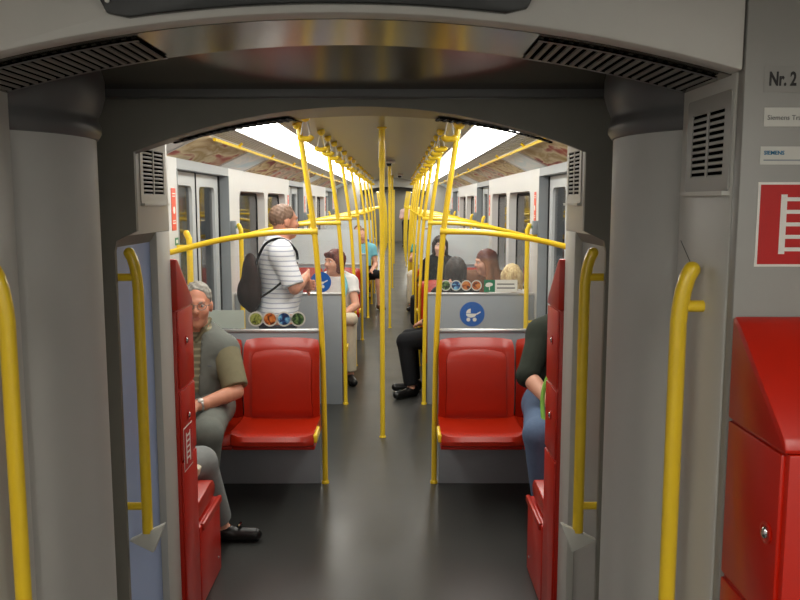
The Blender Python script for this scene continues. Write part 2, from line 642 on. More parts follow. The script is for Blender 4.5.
# air grilles in the undersides
def grille(name, label, x0, x1, y0, y1, zf, n, m_='dark'):
    t = thing(name, label, 'grille', ((x0 + x1) / 2, (y0 + y1) / 2, zf(x0, y0)))
    m = 14
    xs = [x0 + (x1 - x0) * k / m for k in range(m + 1)]
    MB().grid([[(x, y0, zf(x, y0) - .003) for x in xs], [(x, y1, zf(x, y1) - .003) for x in xs]]).link('backing', 'void', t)
    for a, b in ((y0, y0 + .012), (y1 - .012, y1)):
        MB().grid([[(x, a, zf(x, a) - .006) for x in xs], [(x, b, zf(x, b) - .006) for x in xs]]).link('rim', 'cap' if m_ == 'dark' else m_, t)
    for k in range(n):
        xa = x0 + (x1 - x0) * (k + .15) / n
        xb = x0 + (x1 - x0) * (k + .60) / n
        za = zf((xa + xb) / 2, y0) - .0065
        zb = zf((xa + xb) / 2, y1) - .0065
        mb = MB()
        vs = [mb.bm.verts.new(p) for p in ((xa, y0 + .012, za), (xb, y0 + .012, za), (xb, y1 - .012, zb), (xa, y1 - .012, zb),
                                           (xa, y0 + .012, za + .005), (xb, y0 + .012, za + .005), (xb, y1 - .012, zb + .005), (xa, y1 - .012, zb + .005))]
        for f in ((0, 1, 2, 3), (7, 6, 5, 4), (0, 4, 5, 1), (1, 5, 6, 2), (2, 6, 7, 3), (3, 7, 4, 0)):
            mb.bm.faces.new([vs[i] for i in f])
        mb.link('slat', m_, t, smooth=False)


zl = lambda x, y: 1.998 - .19 * x * x
grille('air_grille', 'long dark air grille under the header, left of the dark display', -.705, -.37, 1.525, 1.72, zl, 18)
grille('air_grille', 'long dark air grille under the header, above the grey louvre vent on the right', .37, .705, 1.525, 1.72, zl, 18)


def zs(x, y):
    t = (y - 2.368) / .532
    return (1.945 - .30 * x * x) * (1 - t) + (1.972 - .19 * x * x) * t - .002


grille('air_grille', 'dark slotted grille under the charcoal arch, left of the passage', -.62, -.24, 2.62, 2.895, zs, 16, 'black')
grille('air_grille', 'dark slotted grille under the charcoal arch, right of the passage', .24, .62, 2.62, 2.895, zs, 16, 'black')

# louvre vents in the jambs
LOUV = MB().box(-.004, .004, -.042, .042, -.0045, .0045, .002, 1).mesh('louvre', 'grey')


def vent(label, s, ya, yb, za, zb, rows, m='grey'):
    t = thing('louvre_vent', label, 'vent', (s * .72, (ya + yb) / 2, za))
    f = .028
    MB().prism(rrect(ya, yb, za, zb, .008, 2), 'X', s * .722, s * .7165,
               holes=[rrect(ya + f, yb - f, za + f, zb - f, .004, 2)[::-1]]).link('frame', m, t, smooth=False)
    MB().box(min(s * .719, s * .721), max(s * .719, s * .721), ya + .01, yb - .01, za + .01, zb - .01).link('backing', 'void', t, smooth=False)
    ym = (ya + yb) / 2
    MB().box(min(s * .7165, s * .719), max(s * .7165, s * .719), ym - .005, ym + .005, za + f, zb - f).link('mullion', m, t, smooth=False)
    L = (yb - ya - 2 * f - .01) / 2
    for k in range(rows + 1):
        z = za + f + (zb - za - 2 * f) * k / rows
        for m in (-1, 1):
            o = put('slat', LOUV, t)
            o.location = Vector((s * .7188, ym + m * (.005 + L / 2), z)) - t.location
            o.scale = (.35, L / .084, (zb - za) / rows * .36 / .009)
            o.rotation_euler = (0, 0, 0)
    MB().box(min(s * .706, s * .722), max(s * .706, s * .722), ya, yb, za - .008, za).link('lip', 'header', t, smooth=False)


vent('large grey louvre vent at the upper right, beside the black number lettering', 1, 1.486, 1.705, 1.69, 1.874, 10)
vent('grey louvre vent high on the left jamb beyond the left column', -1, 2.60, 2.885, 1.665, 1.87, 11, 'header')
vent('grey louvre vent high on the right jamb beyond the right column', 1, 2.68, 2.905, 1.665, 1.87, 11, 'header')


# handrails in the gangway
def handrail(label, s, y, z0, z1, foot, out):
    x = s * .672
    t = thing('handrail', label, 'handrail', (x, y, z0))
    xw = s * out
    path = [(x, y, z0), (x, y, z1 - .12), (x + s * .002, y, z1 - .09), (x + s * .007, y, z1 - .055), (x + s * .014, y, z1 - .028), (x + s * .0225, y, z1 - .012)]
    MB().tube(path, .0165, 14).ball(path[-1], .0165, 14).link('bar', 'yellow', t)
    for z in (z1 - .085, z0 + .085):
        MB().tube([(x, y, z), (xw, y, z)], .012, 10).link('bracket', 'yellow', t)
    if foot:
        mb = MB().prism([(x - s * .056, z0 + .030), (x + s * .058, z0 - .024), (x - s * .018, z0 - .064)], 'Y', y - .012, y + .014, r=.004)
        mb.link('foot_bracket', 'label', t)
    return t


handrail('yellow vertical handrail at the left edge of the picture before the left column', -1, 1.585, .62, 1.548, False, .725)
handrail('yellow vertical handrail on the near right jamb, in front of the right column', 1, 1.585, .62, 1.548, False, .725)
handrail('yellow handrail with pale triangular foot on the left recess with painted bluish reflection', -1, 2.395, .645, 1.53, True, .75)
handrail('yellow handrail with pale triangular foot on the grey jamb beyond the right column', 1, 2.395, .645, 1.53, True, .75)


# ------------------------------------------------------------------ red cabinets
def cabinet(label, s, y0, dirn, xin, d, ly):
    """stands against the cross wall at y0 and reaches out in direction dirn"""
    t = thing('equipment_cabinet', label, 'cabinet', (s * .96, y0, 0))
    lz1 = 1.125 if dirn < 0 else 1.145
    Y = lambda v: y0 + dirn * v
    xi, xo = s * xin, s * 1.22
    prof = [(Y(0), 1.272), (Y(d), 1.272), (Y(d), 1.28), (Y(d * .96), 1.298), (Y(.032), 1.452), (Y(.012), 1.462), (Y(0), 1.462)]
    MB().prism(prof, 'X', xi, xo, r=.006).link('sloped_top', 'red_cab', t)
    MB().prism([(Y(0), 0), (Y(d), 0), (Y(d), 1.271), (Y(0), 1.271)], 'X', s * (xin + .008), xo, r=.004).link('carcass', 'red_cab', t)
    for za, zb, lz in ((.975, 1.268, lz1), (.70, .965, .852), (.02, .69, None)):
        dr = MB().box(min(xi, s * (xin + .009)), max(xi, s * (xin + .009)), min(Y(.004), Y(d - .012)), max(Y(.004), Y(d - .012)), za, zb, .004).link('door', 'red_cab', t)
        if lz:
            dr2 = MB().lathe([(.017, 0), (.019, .003), (.015, .004), (.012, .002), (.0, .002)], (0, 0, 0), 16)
            bmesh.ops.transform(dr2.bm, matrix=Matrix.Translation((xi, Y(ly), lz)) @ Matrix.Rotation(-s * PI / 2, 4, 'Y'), verts=dr2.bm.verts)
            bowl = dr2.link('lock_rim', 'red_cab', dr)
            k = MB().ball((xi - s * .003, Y(ly), lz), (.006, .008, .011), 10)
            k.link('lock', 'chrome', dr, label='chrome lock button')
    return t


cabinet('big red cabinet with sloped top at the right edge, nearest the camera', 1, 1.448, -1, .722, .223, .178)
cabinet('near red cabinet against the left end wall, just outside the left edge', -1, 1.448, -1, .722, .223, .178)
cabinet('tall red cabinet behind the left jamb, beside the seated man in a vest', -1, 2.918, 1, .70, .22, .10)
cabinet('tall red cabinet behind the right jamb, beside the dark green jacket', 1, 2.918, 1, .70, .22, .10)
# ladder sticker on the far left cabinet
t = thing('ladder_sticker', 'small red sticker with a white ladder on the far left cabinet', 'sign', (-.699, 3.0, .70))
xs_ = -.6985
MB().box(xs_ - .001, xs_, 2.935, 3.055, .65, .82).link('border', 'white', t, smooth=False)
MB().box(xs_, xs_ + .0008, 2.939, 3.051, .655, .815).link('field', 'red_sign', t, smooth=False)
mb = MB()
for y in (2.968, 3.018):
    mb.box(xs_ + .0008, xs_ + .0016, y - .005, y + .005, .675, .795)
for k in range(5):
    mb.box(xs_ + .0008, xs_ + .0016, 2.9732, 3.0128, .69 + k * .022, .697 + k * .022)
mb.link('ladder_mark', 'white', t, smooth=False)

# signs on the right end wall
yw = 1.4495
t = thing('ladder_sign', 'large red square sign with a white ladder above the near red cabinet', 'sign', (.85, yw, 1.55))
MB().box(.757, .925, yw - .0012, yw, 1.553, 1.705).link('border', 'white', t, smooth=False)
MB().box(.7615, .9205, yw - .002, yw - .0008, 1.5575, 1.7005).link('field', 'red_sign', t, smooth=False)
mb = MB()
for x in (.804, .878):
    mb.box(x - .0055, x + .0055, yw - .003, yw - .0018, 1.576, 1.683)
for k in range(5):
    mb.box(.8096, .8724, yw - .003, yw - .0018, 1.581 + k * .0225, 1.588 + k * .0225)
mb.link('ladder_mark', 'white', t, smooth=False)
t = thing('number_plate', 'large black number lettering on the right end wall above the pale labels', 'sign', (.80, yw, 1.87))
MB().box(.757, .90, yw - .0006, yw, 1.862, 1.908).link('backing', 'grey', t, smooth=False)
text_mesh('lettering', 'Nr. 2', .033, 'ink', (.7655, yw - .0012, 1.8745), t, bold=.0010, sx=.68)
t = thing('name_label', 'pale label with grey company name, below the black number lettering', 'sign', (.84, yw, 1.80))
MB().box(.7605, .925, yw - .001, yw, 1.803, 1.836).link('backing', 'label', t, smooth=False)
text_mesh('lettering', 'Siemens Transportation', .0122, 'ink_grey', (.766, yw - .0016, 1.8145), t)
t = thing('name_label', 'pale label with blue capitals, directly above the red ladder sign', 'sign', (.84, yw, 1.735))
MB().box(.7575, .925, yw - .001, yw, 1.736, 1.768).link('backing', 'label', t, smooth=False)
text_mesh('lettering', 'SIEMENS', .0098, 'ink_blue', (.7635, yw - .0016, 1.7535), t, bold=.0002)
mb = MB().box(.7635, .90, yw - .0016, yw - .0008, 1.7425, 1.7450)
mb.link('small_print', 'jamb', t, smooth=False)
# scratch in the jamb lacquer
t = thing('scratch_mark', 'thin dark scratch on the right jamb above the near handrail', 'scratch', (.7195, 1.64, 1.54))
MB().tube([(.7193, 1.725, 1.587), (.7193, 1.63, 1.522)], .0009, 5).link('line', 'ink_grey', t)


# ------------------------------------------------------------------ ceiling lamps of the cars
def lamp_meshes(s, L):
    fr = MB()
    x0, x1 = s * .52, s * .857
    for a, b in ((x0, x0 + s * .012), (x1 - s * .012, x1)):
        fr.box(min(a, b), max(a, b), 0, L, 2.086, 2.16)
    for a, b in ((0, .006), (L - .006, L)):
        fr.box(min(x0, x1), max(x0, x1), a, b, 2.09, 2.16)
    frame = fr.mesh('frame', 'rail', smooth=False)
    df = MB()
    rows = []
    for k in range(9):
        u = k / 8
        x = x0 + (x1 - x0) * (.04 + .92 * u)
        z = 2.094 - .034 * math.sin(PI * u) ** .7
        rows.append([(x, .006, z), (x, L - .006, z)])
    diff = df.grid(rows).mesh('diffuser', 'lamp')
    return frame, diff


ORD = ['first', 'second', 'third', 'fourth', 'fifth', 'sixth', 'seventh', 'eighth', 'ninth', 'tenth', 'eleventh', 'twelfth', 'thirteenth', 'fourteenth',
       'fifteenth', 'sixteenth', 'seventeenth', 'eighteenth']
LEN = 1.21


def lamps(y0, n, place, groupname, labels=None):
    for s in (-1, 1):
        fr, df = lamp_meshes(s, LEN)
        for k in range(n):
            base = (s * .69, y0 + k * (LEN + .012), 2.1)
            lab = 'glowing ceiling light panel in the %s row %s' % (SIDE[s], place)
            grp = groupname % SIDE[s]
            if labels:
                lab = labels % (ORD[k], SIDE[s])
            t = thing('ceiling_light', lab, 'ceiling light', base, grp)
            for nm, me in (('frame', fr), ('diffuser', df)):
                o = put(nm, me, t)
                o.location = (-base[0], 0, -base[2])


lamps(2.95, 12, 'further down the same car', 'ceiling lights of the car in view, %s row',
      '%s glowing ceiling light panel of the %s row counted from the charcoal arch')
lamps(19.15, 12, 'of the next car', 'ceiling lights of the next car, %s row')
lamps(-3.1, 3, 'behind the camera', 'ceiling lights behind the camera, %s row')

# ------------------------------------------------------------------ posters on the cove
AD = {
    'swirl': ramp_mat('brown_cream_poster_print', [(.30, (110, 26, 22)), (.40, (168, 60, 44)), (.48, (226, 214, 180)), (.6, (176, 150, 92)), (.72, (236, 228, 208))], noise=1.2, nscale=1.5, rough=.5, stretch=(3.2, .9, 3.2)),
    'blue': ramp_mat('poster_painted_blue_reflection', [(.35, (206, 236, 250)), (.5, (244, 252, 255)), (.6, (222, 244, 252)), (.75, (250, 254, 255))], noise=.6, nscale=1.6, rough=.5, stretch=(3.2, .9, 3.2)),  # near-white blue is a bright window reflection painted into the print
    'olive': ramp_mat('olive_red_poster_print', [(.32, (140, 34, 28)), (.42, (188, 172, 112)), (.52, (220, 206, 164)), (.62, (140, 116, 64)), (.72, (228, 218, 190))], noise=1.5, nscale=2.0, rough=.5, stretch=(3.2, .9, 3.2)),
    'grey': ramp_mat('grey_rust_poster_print', [(.35, (142, 130, 120)), (.5, (216, 208, 190)), (.6, (176, 76, 50)), (.72, (232, 226, 212))], noise=1.0, nscale=1.8, rough=.5, stretch=(3.2, .9, 3.2)),
}
ADW = {'swirl': 'brown and cream', 'blue': 'pale blue reflection-painted', 'olive': 'olive and dark red', 'grey': 'grey and rust'}
ADWHERE = ['nearest the charcoal arch', 'over the second door', 'over the third door']


def poster(s, ya, yb, kind, k):
    t = thing('advert_poster', '%s advert poster on the %s ceiling cove, %s' % (ADW[kind], SIDE[s], ADWHERE[k]), 'poster', (s * 1.1, ya, 1.99),
              'advert posters on the %s cove' % SIDE[s])
    nx, nz = .122, .25
    l = math.hypot(nx, nz)
    nx, nz = nx / l, nz / l
    a = Vector((s * .992, 0, 2.052))
    b = Vector((s * 1.228, 0, 1.938))
    off = Vector((-s * nx, 0, -nz))
    q = [a + off * .001, b + off * .001, b + off * .006, a + off * .006]
    MB().prism([(p.x, p.z) for p in q], 'Y', ya, yb).link('print', AD[kind], t, smooth=False)
    for y in (ya, yb):
        q2 = [a + off * .001, b + off * .001, b + off * .009, a + off * .009]
        MB().prism([(p.x, p.z) for p in q2], 'Y', y - .008, y + .008).link('clip', 'rail', t, smooth=False)


for s in (-1, 1):
    for k in range(3):
        o = k * PER
        poster(s, 4.62 + o, 6.02 + o, 'swirl', k)
        poster(s, 6.06 + o, 7.0 + o, 'blue', k)
        if 9.55 + o < 17.6:
            poster(s, 7.04 + o, 8.3 + o, 'olive', k)
            poster(s, 8.34 + o, 9.58 + o, 'grey', k)


# ------------------------------------------------------------------ overhead rods
def rod(s, y0, y1, label):
    t = thing('overhead_rod', label, 'handrail', (s * .99, y0, 2.0))
    x = s * .972
    MB().tube([(x, y0, 2.035), (x, y1, 2.035)], .011, 8).link('bar', 'yellow', t)
    n = max(2, int((y1 - y0) / 1.4))
    for k in range(n):
        y = y0 + (y1 - y0) * (k + .5) / n
        MB().tube([(x, y, 2.035), (x - s * .030, y, 2.062)], .009, 8).link('bracket', 'yellow', t)


for s in (-1, 1):
    rod(s, 4.8, 10.4, 'long thin yellow overhead rod under the %s cove, nearest length' % SIDE[s])
    rod(s, 10.55, 17.2, 'thin yellow overhead rod under the %s cove, farther length' % SIDE[s])

# ------------------------------------------------------------------ grab poles with cross rails
PARTS_Y = [4.62, 6.5, 8.06, 9.62, 11.5, 13.06, 14.62, 16.5]


def pole_path(s):
    return spline([(s * .325, 0, 0), (s * .328, 0, .5), (s * .338, 0, .95), (s * .372, 0, 1.5), (s * .455, 0, 2.112)], 7)


def pole_meshes(s):
    a = MB().tube(pole_path(s), .0165, 12).mesh('tube', 'yellow')
    b = MB().lathe([(.023, 0), (.023, .006), (.021, .014), (.018, .018)], (s * .325, 0, 0), 16).mesh('flange', 'yellow')
    b2 = MB().ball((s * .457, 0, 2.105), (.034, .034, .03), 12).mesh('ceiling_flange', 'yellow')
    r = MB().tube(spline([(s * .372, 0, 1.5), (s * .62, 0, 1.493), (s * .92, 0, 1.45), (s * 1.225, 0, 1.375)], 8), .0165, 12).mesh('cross_rail', 'yellow')
    j = MB().tube([(s * .352, 0, 1.503), (s * .392, 0, 1.4995)], .022, 12).mesh('joint', 'yellow')
    return (('tube', a), ('flange', b), ('ceiling_flange', b2), ('cross_rail', r), ('joint', j))


POLE_WORDS = ['beside the front red seat with the near partition', 'beside the partition behind the first doors', 'between the back-to-back seats after the first doors',
              'before the second doors', 'behind the second doors', 'between the back-to-back seats after the second doors', 'before the third doors', 'behind the third doors']
for s in (-1, 1):
    pm = pole_meshes(s)
    for k, y in enumerate(PARTS_Y):
        t = thing('grab_pole', 'bent yellow %s grab pole %s' % (SIDE[s], POLE_WORDS[k]), 'pole', (s * .325, y, 0), 'yellow grab poles on the %s of the aisle' % SIDE[s])
        for nm, me in pm:
            o = put(nm, me, t)
            o.location = (-s * .325, 0, 0)
    for y in (20.8, 22.7, 24.26, 25.86, 27.7, 29.3, 30.8, 32.7):
        t = thing('grab_pole', 'distant yellow grab pole in the next car, %s of the aisle' % SIDE[s], 'pole', (s * .325, y, 0), 'yellow grab poles in the next car, %s of the aisle' % SIDE[s])
        for nm, me in pm:
            o = put(nm, me, t)
            o.location = (-s * .325, 0, 0)

cp = MB().tube([(0, 0, 0), (0, 0, 1.93)], .0175, 12).mesh('tube', 'yellow')
cp2 = MB().lathe([(.019, 1.90), (.0225, 1.91), (.0225, 2.16), (.034, 2.165), (.034, 2.178)], (0, 0, 0), 14).mesh('sleeve', 'yellow')
cp3 = MB().lathe([(.024, 0), (.024, .006), (.020, .012)], (0, 0, 0), 16).mesh('flange', 'yellow')
for k, y in enumerate([5.56, 10.56, 15.56, 21.8, 26.9]):
    t = thing('centre_pole', 'straight yellow pole standing in the middle of the aisle, ' + ['nearest one', 'second from the camera', 'third from the camera', 'first in the next car', 'second in the next car'][k],
              'pole', (0 if k < 4 else -.02, y, 0), 'straight poles in the middle of the aisle')
    for nm, me in (('tube', cp), ('sleeve', cp2), ('flange', cp3)):
        put(nm, me, t).location = (0, 0, 0)

# rounded wall posts beside the doors
for s in (-1, 1):
    wp = MB().tube(spline([(s * 1.15, 0, .62), (s * 1.15, 0, 1.0), (s * 1.15, 0, 1.42), (s * 1.155, 0, 1.455), (s * 1.166, 0, 1.482)], 5), .019, 12).ball((s * 1.166, 0, 1.482), .019, 12).mesh('bar', 'yellow')
    wb = MB().tube([(s * 1.15, 0, 1.40), (s * 1.226, 0, 1.40)], .012, 8).mesh('bracket', 'yellow')
    wc = MB().tube([(s * 1.15, 0, .70), (s * 1.226, 0, .70)], .012, 8).mesh('bracket', 'yellow')
    for k, d in enumerate(DOORS1):
        for m, off in ((0, -.74), (1, .66)):
            y = d + off if m == 0 else d + .82
            y = 4.84 if (k == 0 and m == 0) else y
            t = thing('door_handrail', 'short yellow wall handrail %s the %s %s door' % (('before', 'behind')[m], ('first', 'second', 'third')[k], SIDE[s]), 'handrail', (s * 1.15, y, .6))
            for nm, me in (('bar', wp), ('bracket', wb), ('bracket', wc)):
                put(nm, me, t).location = (-s * 1.15, 0, -.6)
    for k, d in enumerate(DOORS1):
        t = thing('door_button', 'small grey door button box on the %s wall behind the %s door' % (SIDE[s], ('first', 'second', 'third')[k]), 'button', (s * 1.2, d + .80, 1.45))
        MB().box(min(s * 1.18, s * 1.225), max(s * 1.18, s * 1.225), d + .765, d + .80, 1.41, 1.52, .006).link('housing', 'jamb', t)
        MB().disc((s * 1.178, d + .7825, 1.47), .012, .006, 'X', 12).link('push_button', 'green_sign', t)
        # orange-red strip sign in front of and behind each door
        for m, y in ((0, d - .83), (1, d + .92)):
            if not (s == -1 and m == 1 and k == 0):
                t = thing('wall_sign', 'narrow orange-red sign on the %s wall %s the %s door' % (SIDE[s], ('before', 'behind')[m], ('first', 'second', 'third')[k]), 'sign', (s * 1.22, y, 1.5))
                MB().box(min(s * 1.2215, s * 1.225), max(s * 1.2215, s * 1.225), y - .045, y + .045, 1.5, 1.75, .002, 1).link('field', 'orange_sign', t)
                MB().disc((s * 1.221, y, 1.62), .022, .002, 'X', 14).link('emblem', 'white', t)
                mb = MB()
                for z in (1.70, 1.715, 1.54, 1.555):
                    mb.box(min(s * 1.2205, s * 1.2216), max(s * 1.2205, s * 1.2216), y - .03, y + .03, z, z + .006)
                mb.link('print_lines', 'white', t, smooth=False)
t = thing('escape_sticker', 'tiny green sticker below the orange-red sign on the left wall', 'sign', (-1.22, 4.85, 1.40))
MB().box(-1.2245, -1.2225, 4.80, 4.87, 1.41, 1.455).link('field', 'green_sign', t, smooth=False)
MB().box(-1.2226, -1.2218, 4.815, 4.855, 1.422, 1.443).link('arrow', 'white', t, smooth=False)


# ------------------------------------------------------------------ hand straps
def strap_meshes(s):
    x = s * .385
    a = MB().ball((x, 0, 2.118), (.026, .026, .026), 12).mesh('mount', 'yellow')
    L = MB()
    for m in (-1, 1):
        L.tube(spline([(x + m * .008, 0, 2.11), (x + m * .016, 0, 2.07), (x + m * .024, 0, 2.025)], 4), .0045, 6)
    b = L.mesh('strap', 'label')
    c = MB().tube(spline([(x - .035, 0, 2.022), (x - .022, 0, 2.005), (x + .022, 0, 2.005), (x + .035, 0, 2.022)], 5), [.012] + [.016] * 14 + [.012], 10).mesh('grip', 'yellow')
    return (('mount', a), ('strap', b), ('grip', c))


SY = [4.36, 5.25, 5.75, 6.3, 6.9, 7.5, 8.4, 9.0, 10.0, 10.6, 11.1, 12.0, 12.6, 13.5, 14.1, 15.2, 15.8]
for s in (-1, 1):
    sm = strap_meshes(s)
    for k, y in enumerate(SY):
        lab = '%s yellow hand strap of the %s row counted from the charcoal arch' % (ORD[k], SIDE[s])
        if k == 0:
            lab = 'nearest yellow hand strap of the %s row, under the charcoal arch' % SIDE[s]
        if k == 1:
            lab = 'second nearest yellow hand strap of the %s row' % SIDE[s]
        t = thing('hand_strap', lab, 'hand strap', (s * .385, y, 2.0), 'yellow hand straps in the %s row' % SIDE[s])
        for nm, me in sm:
            put(nm, me, t).location = (-s * .385, 0, -2.0)

# small ceiling cameras
for k, (x, y) in enumerate([(.02, 9.9), (.16, 14.6)]):
    t = thing('ceiling_camera', 'small grey camera box hanging from the ceiling, ' + ('nearer of two', 'farther of two')[k], 'camera', (x, y, 2.17))
    MB().box(x - .055, x + .055, y - .05, y + .05, 2.135, 2.172, .008).link('housing', 'label', t)
    MB().lathe([(.0, -.04), (.028, -.03), (.036, 0)], (x - .02, y, 2.136), 14).link('dome', 'black_gloss', t)


# ------------------------------------------------------------------ seats
def seat_meshes(arm):
    """aisle-side arm: -1 / +1 puts a yellow grip at that X side, 0 none. Faces -Y, back plane at y = 0, centre x = 0"""
    w = .222
    # back shell: cross sections swept over width, rounded top corners
    n, m = 18, 16
    front, rear = [], []
    for j in range(m + 1):
        v = j / m
        z = .395 + (.885 - .395) * v
        lean = -.055 + .030 * v - .022 * math.sin(PI * v)
        top = max(0, (v - .80) / .20)
        ww = w * (1 - .05 * top ** 3) - .003
        rf, rr = [], []
        for i in range(n + 1):
            u = -1 + 2 * i / n
            e = min(1, max(0, (abs(u) - .80) / .2))
            y = lean - .016 * e * e * (3 - 2 * e)
            if v > .88:
                y += .03 * ((v - .88) / .12) ** 2
            rf.append((u * ww, y, z - .012 * top * top * abs(u) ** 3))
            rr.append((u * ww, min(.0, y + .028) if v < .97 else y + .004, z - .012 * top * top * abs(u) ** 3))
        front.append(rf)
        rear.append(rr[::-1])
    rows = []
    for f, r in zip(front, rear):
        rows.append(f + r + [f[0]])
    mb = MB().grid(rows)
    mb.bm.faces.new([mb.bm.verts.new(p) for p in rows[-1][:-1]])
    bmesh.ops.remove_doubles(mb.bm, verts=mb.bm.verts, dist=.0004)
    back = mb.mesh('backrest', 'red')
    # raised inner panel of the backrest
    rows = []
    for j in range(m + 1):
        v = .07 + .80 * j / m
        z = .395 + .49 * v
        lean = -.055 + .030 * v - .022 * math.sin(PI * v)
        tp = max(0, (v - .66) / .21)
        ww = .182 * (1 - .12 * tp ** 4) - .01 * math.sin(PI * v)
        edge = 0 if j in (0, m) else 1
        pro = .011 * (min(1, j / 1.0) * min(1, (m - j) / 2.0)) ** .5
        rows.append([(ww * u, lean - (pro if abs(u) < .99 else -.001) - (.004 * u * u), z - .018 * tp * abs(u) ** 3) for u in [-1, -.985, -.93, -.6, -.3, 0, .3, .6, .93, .985, 1]])
    pad = MB().grid(rows).mesh('back_panel', 'red')
    # pan: waterfall front
    prof = [(-.03, .425), (-.10, .420), (-.22, .418), (-.34, .425), (-.415, .430), (-.45, .422), (-.466, .400), (-.462, .375), (-.44, .365), (-.30, .368), (-.03, .372)]
    mb = MB()
    rings = []
    for i in range(13):
        u = -1 + 2 * i / 12
        e = max(0, (abs(u) - .72) / .28)
        rings.append([(u * w, y + (.02 * e * e if y < -.4 else 0), z + (.014 * e * e if k < 6 else 0) - .006 * (1 - u * u) * (1 if k < 4 else 0)) for k, (y, z) in enumerate(prof)])
    vs = [[mb.bm.verts.new(p) for p in r] for r in rings]
    for a, b in zip(vs, vs[1:]):
        for k in range(len(prof)):
            mb.bm.faces.new((a[k], a[(k + 1) % len(prof)], b[(k + 1) % len(prof)], b[k]))
    mb.bm.faces.new(vs[0])
    mb.bm.faces.new(vs[-1][::-1])
    pan = mb.mesh('seat_pan', 'red')
    beam = MB().box(-w, w, -.40, -.005, .335, .366, .006).mesh('support_beam', 'red_cab')
    out = [('backrest', back), ('back_panel', pad), ('seat_pan', pan), ('support_beam', beam)]
    if arm:
        x = arm * (w + .006)
        g = MB().box(x - .011, x + .011, -.44, -.26, .385, .432, .009, 3).mesh('edge_grip', 'yellow')
        out.append(('edge_grip', g))
    return out


SM = {a: seat_meshes(a) for a in (-1, 0, 1)}
ROWS = [(4.60, 1, 'at the near partition'), (6.53, -1, 'behind the first doors'), (8.03, 1, 'facing the first doors bay'), (8.09, -1, 'behind the middle pole'), (9.60, 1, 'before the second doors'),
        (11.53, -1, 'behind the second doors'), (13.03, 1, 'after the second doors, facing back'), (13.09, -1, 'after the second doors, facing on'), (14.60, 1, 'before the third doors')]


def seat(x, y, face, arm, label, group):
    t = thing('seat', label, 'seat', (x, y, 0), group)
    if face < 0:
        t.rotation_euler = (0, 0, PI)
        arm = -arm
    for nm, me in SM[arm]:
        put(nm, me, t).location = (0, 0, 0)
    return t


for s in (-1, 1):
    for y, f, w in ROWS:
        for x, arm, nm in ((s * .563, -s, 'aisle'), (s * 1.01, 0, 'window')):
            if y < 5:
                lab = {(-1, 'aisle'): 'empty red seat in front on the left, next to the man in a vest', (1, 'aisle'): 'empty red seat in front on the right, next to the dark green jacket',
                       (-1, 'window'): 'red seat under the man in the grey vest', (1, 'window'): 'red seat under the person in the dark green jacket'}[(s, nm)]
                g = 'red seats in front of the near partitions'
            else:
                lab = 'red plastic %s seat on the %s, %s' % (nm, SIDE[s], w)
                g = 'red seats further down the car'
            seat(x, y, f, arm, lab, g)


# seats with box base behind the far cabinets
for s in (-1, 1):
    t = thing('box_seat', 'red box-based seat with its back to the %s red cabinet' % SIDE[s], 'seat', (s * .95, 3.3, 0))
    MB().box(min(s * .70, s * 1.21), max(s * .70, s * 1.21), 3.145, 3.50, 0, .345, .008).link('base_box', 'red_cab', t)
    MB().prism([(3.145, .36), (3.44, .36), (3.475, .375), (3.48, .41), (3.45, .438), (3.40, .445), (3.145, .43)], 'X', s * .715, s * 1.21, r=.008).link('seat_pan', 'red', t)
    MB().prism([(3.145, .43), (3.20, .43), (3.165, .95), (3.145, .95)], 'X', s * .74, s * 1.20, r=.006).link('backrest', 'red', t)
    MB().box(min(s * .69, s * .71), max(s * .69, s * .71), 3.17, 3.502, .318, .350, .006).link('edge_strip', 'red', t)
    MB().disc((s * .699, 3.44, .08), .006, .004, 'X', 10).link('screw', 'rail', t)


# ------------------------------------------------------------------ partitions behind the seats
PIC = {
    'olive': ramp_mat('olive_photo_print', [(.38, (40, 52, 22)), (.5, (122, 132, 54)), (.62, (160, 168, 90))], nscale=30, noise=1),
    'orange': ramp_mat('orange_photo_print', [(.36, (90, 44, 20)), (.5, (190, 96, 34)), (.62, (214, 140, 70))], nscale=30, noise=1),
    'blue': ramp_mat('blue_photo_print', [(.40, (22, 34, 74)), (.5, (36, 88, 150)), (.62, (130, 196, 226))], nscale=26, noise=1),
    'green': ramp_mat('green_photo_print', [(.38, (18, 26, 18)), (.5, (44, 78, 40)), (.62, (120, 150, 90))], nscale=30, noise=1),
}


def stickers(t, xs_, y, z, r, kinds):
    for x, k in zip(xs_, kinds):
        rim = MB().disc((x, y, z), r, .0016, 'Y', 24).link('sticker', 'label', t, label='round %s picture sticker with a pale rim' % k)
        MB().disc((x, y - .001, z), r * .80, .0016, 'Y', 24).link('picture', PIC[k], rim)


def stroller(t, x, y, z, r):
    d = MB().disc((x, y, z), r, .002, 'Y', 32).link('stroller_sign', 'blue_sign', t, label='round blue sign with a white baby carriage')
    yy = y - .0022
    mb = MB()
    k = r / .1
    # hood and tub of the carriage: quarter disc, tub, handle, wheels
    hood = [(x - .012 * k, z + .008 * k)] + [(x - .012 * k + .036 * k * math.cos(R(a)), z + .008 * k + .036 * k * math.sin(R(a))) for a in range(90, 181, 15)]
    mb.prism(hood, 'Y', yy, yy + .001)
    tub = [(x - .048 * k, z + .004 * k), (x + .034 * k, z + .004 * k)] + [(x - .008 * k + .042 * k * math.cos(R(a)), z + .002 * k - .03 * k * math.sin(R(a))) for a in range(10, 171, 20)]
    mb.prism(tub, 'Y', yy, yy + .001)
    mb.prism([(x + .030 * k, z + .002 * k), (x + .064 * k, z + .022 * k), (x + .070 * k, z + .014 * k), (x + .036 * k, z - .006 * k)], 'Y', yy, yy + .001)
    for dx in (-.030, .020):
        mb.disc((x + dx * k, yy, z - .044 * k), .016 * k, .001, 'Y', 14)
    mb.link('carriage_mark', 'white', d, smooth=False)


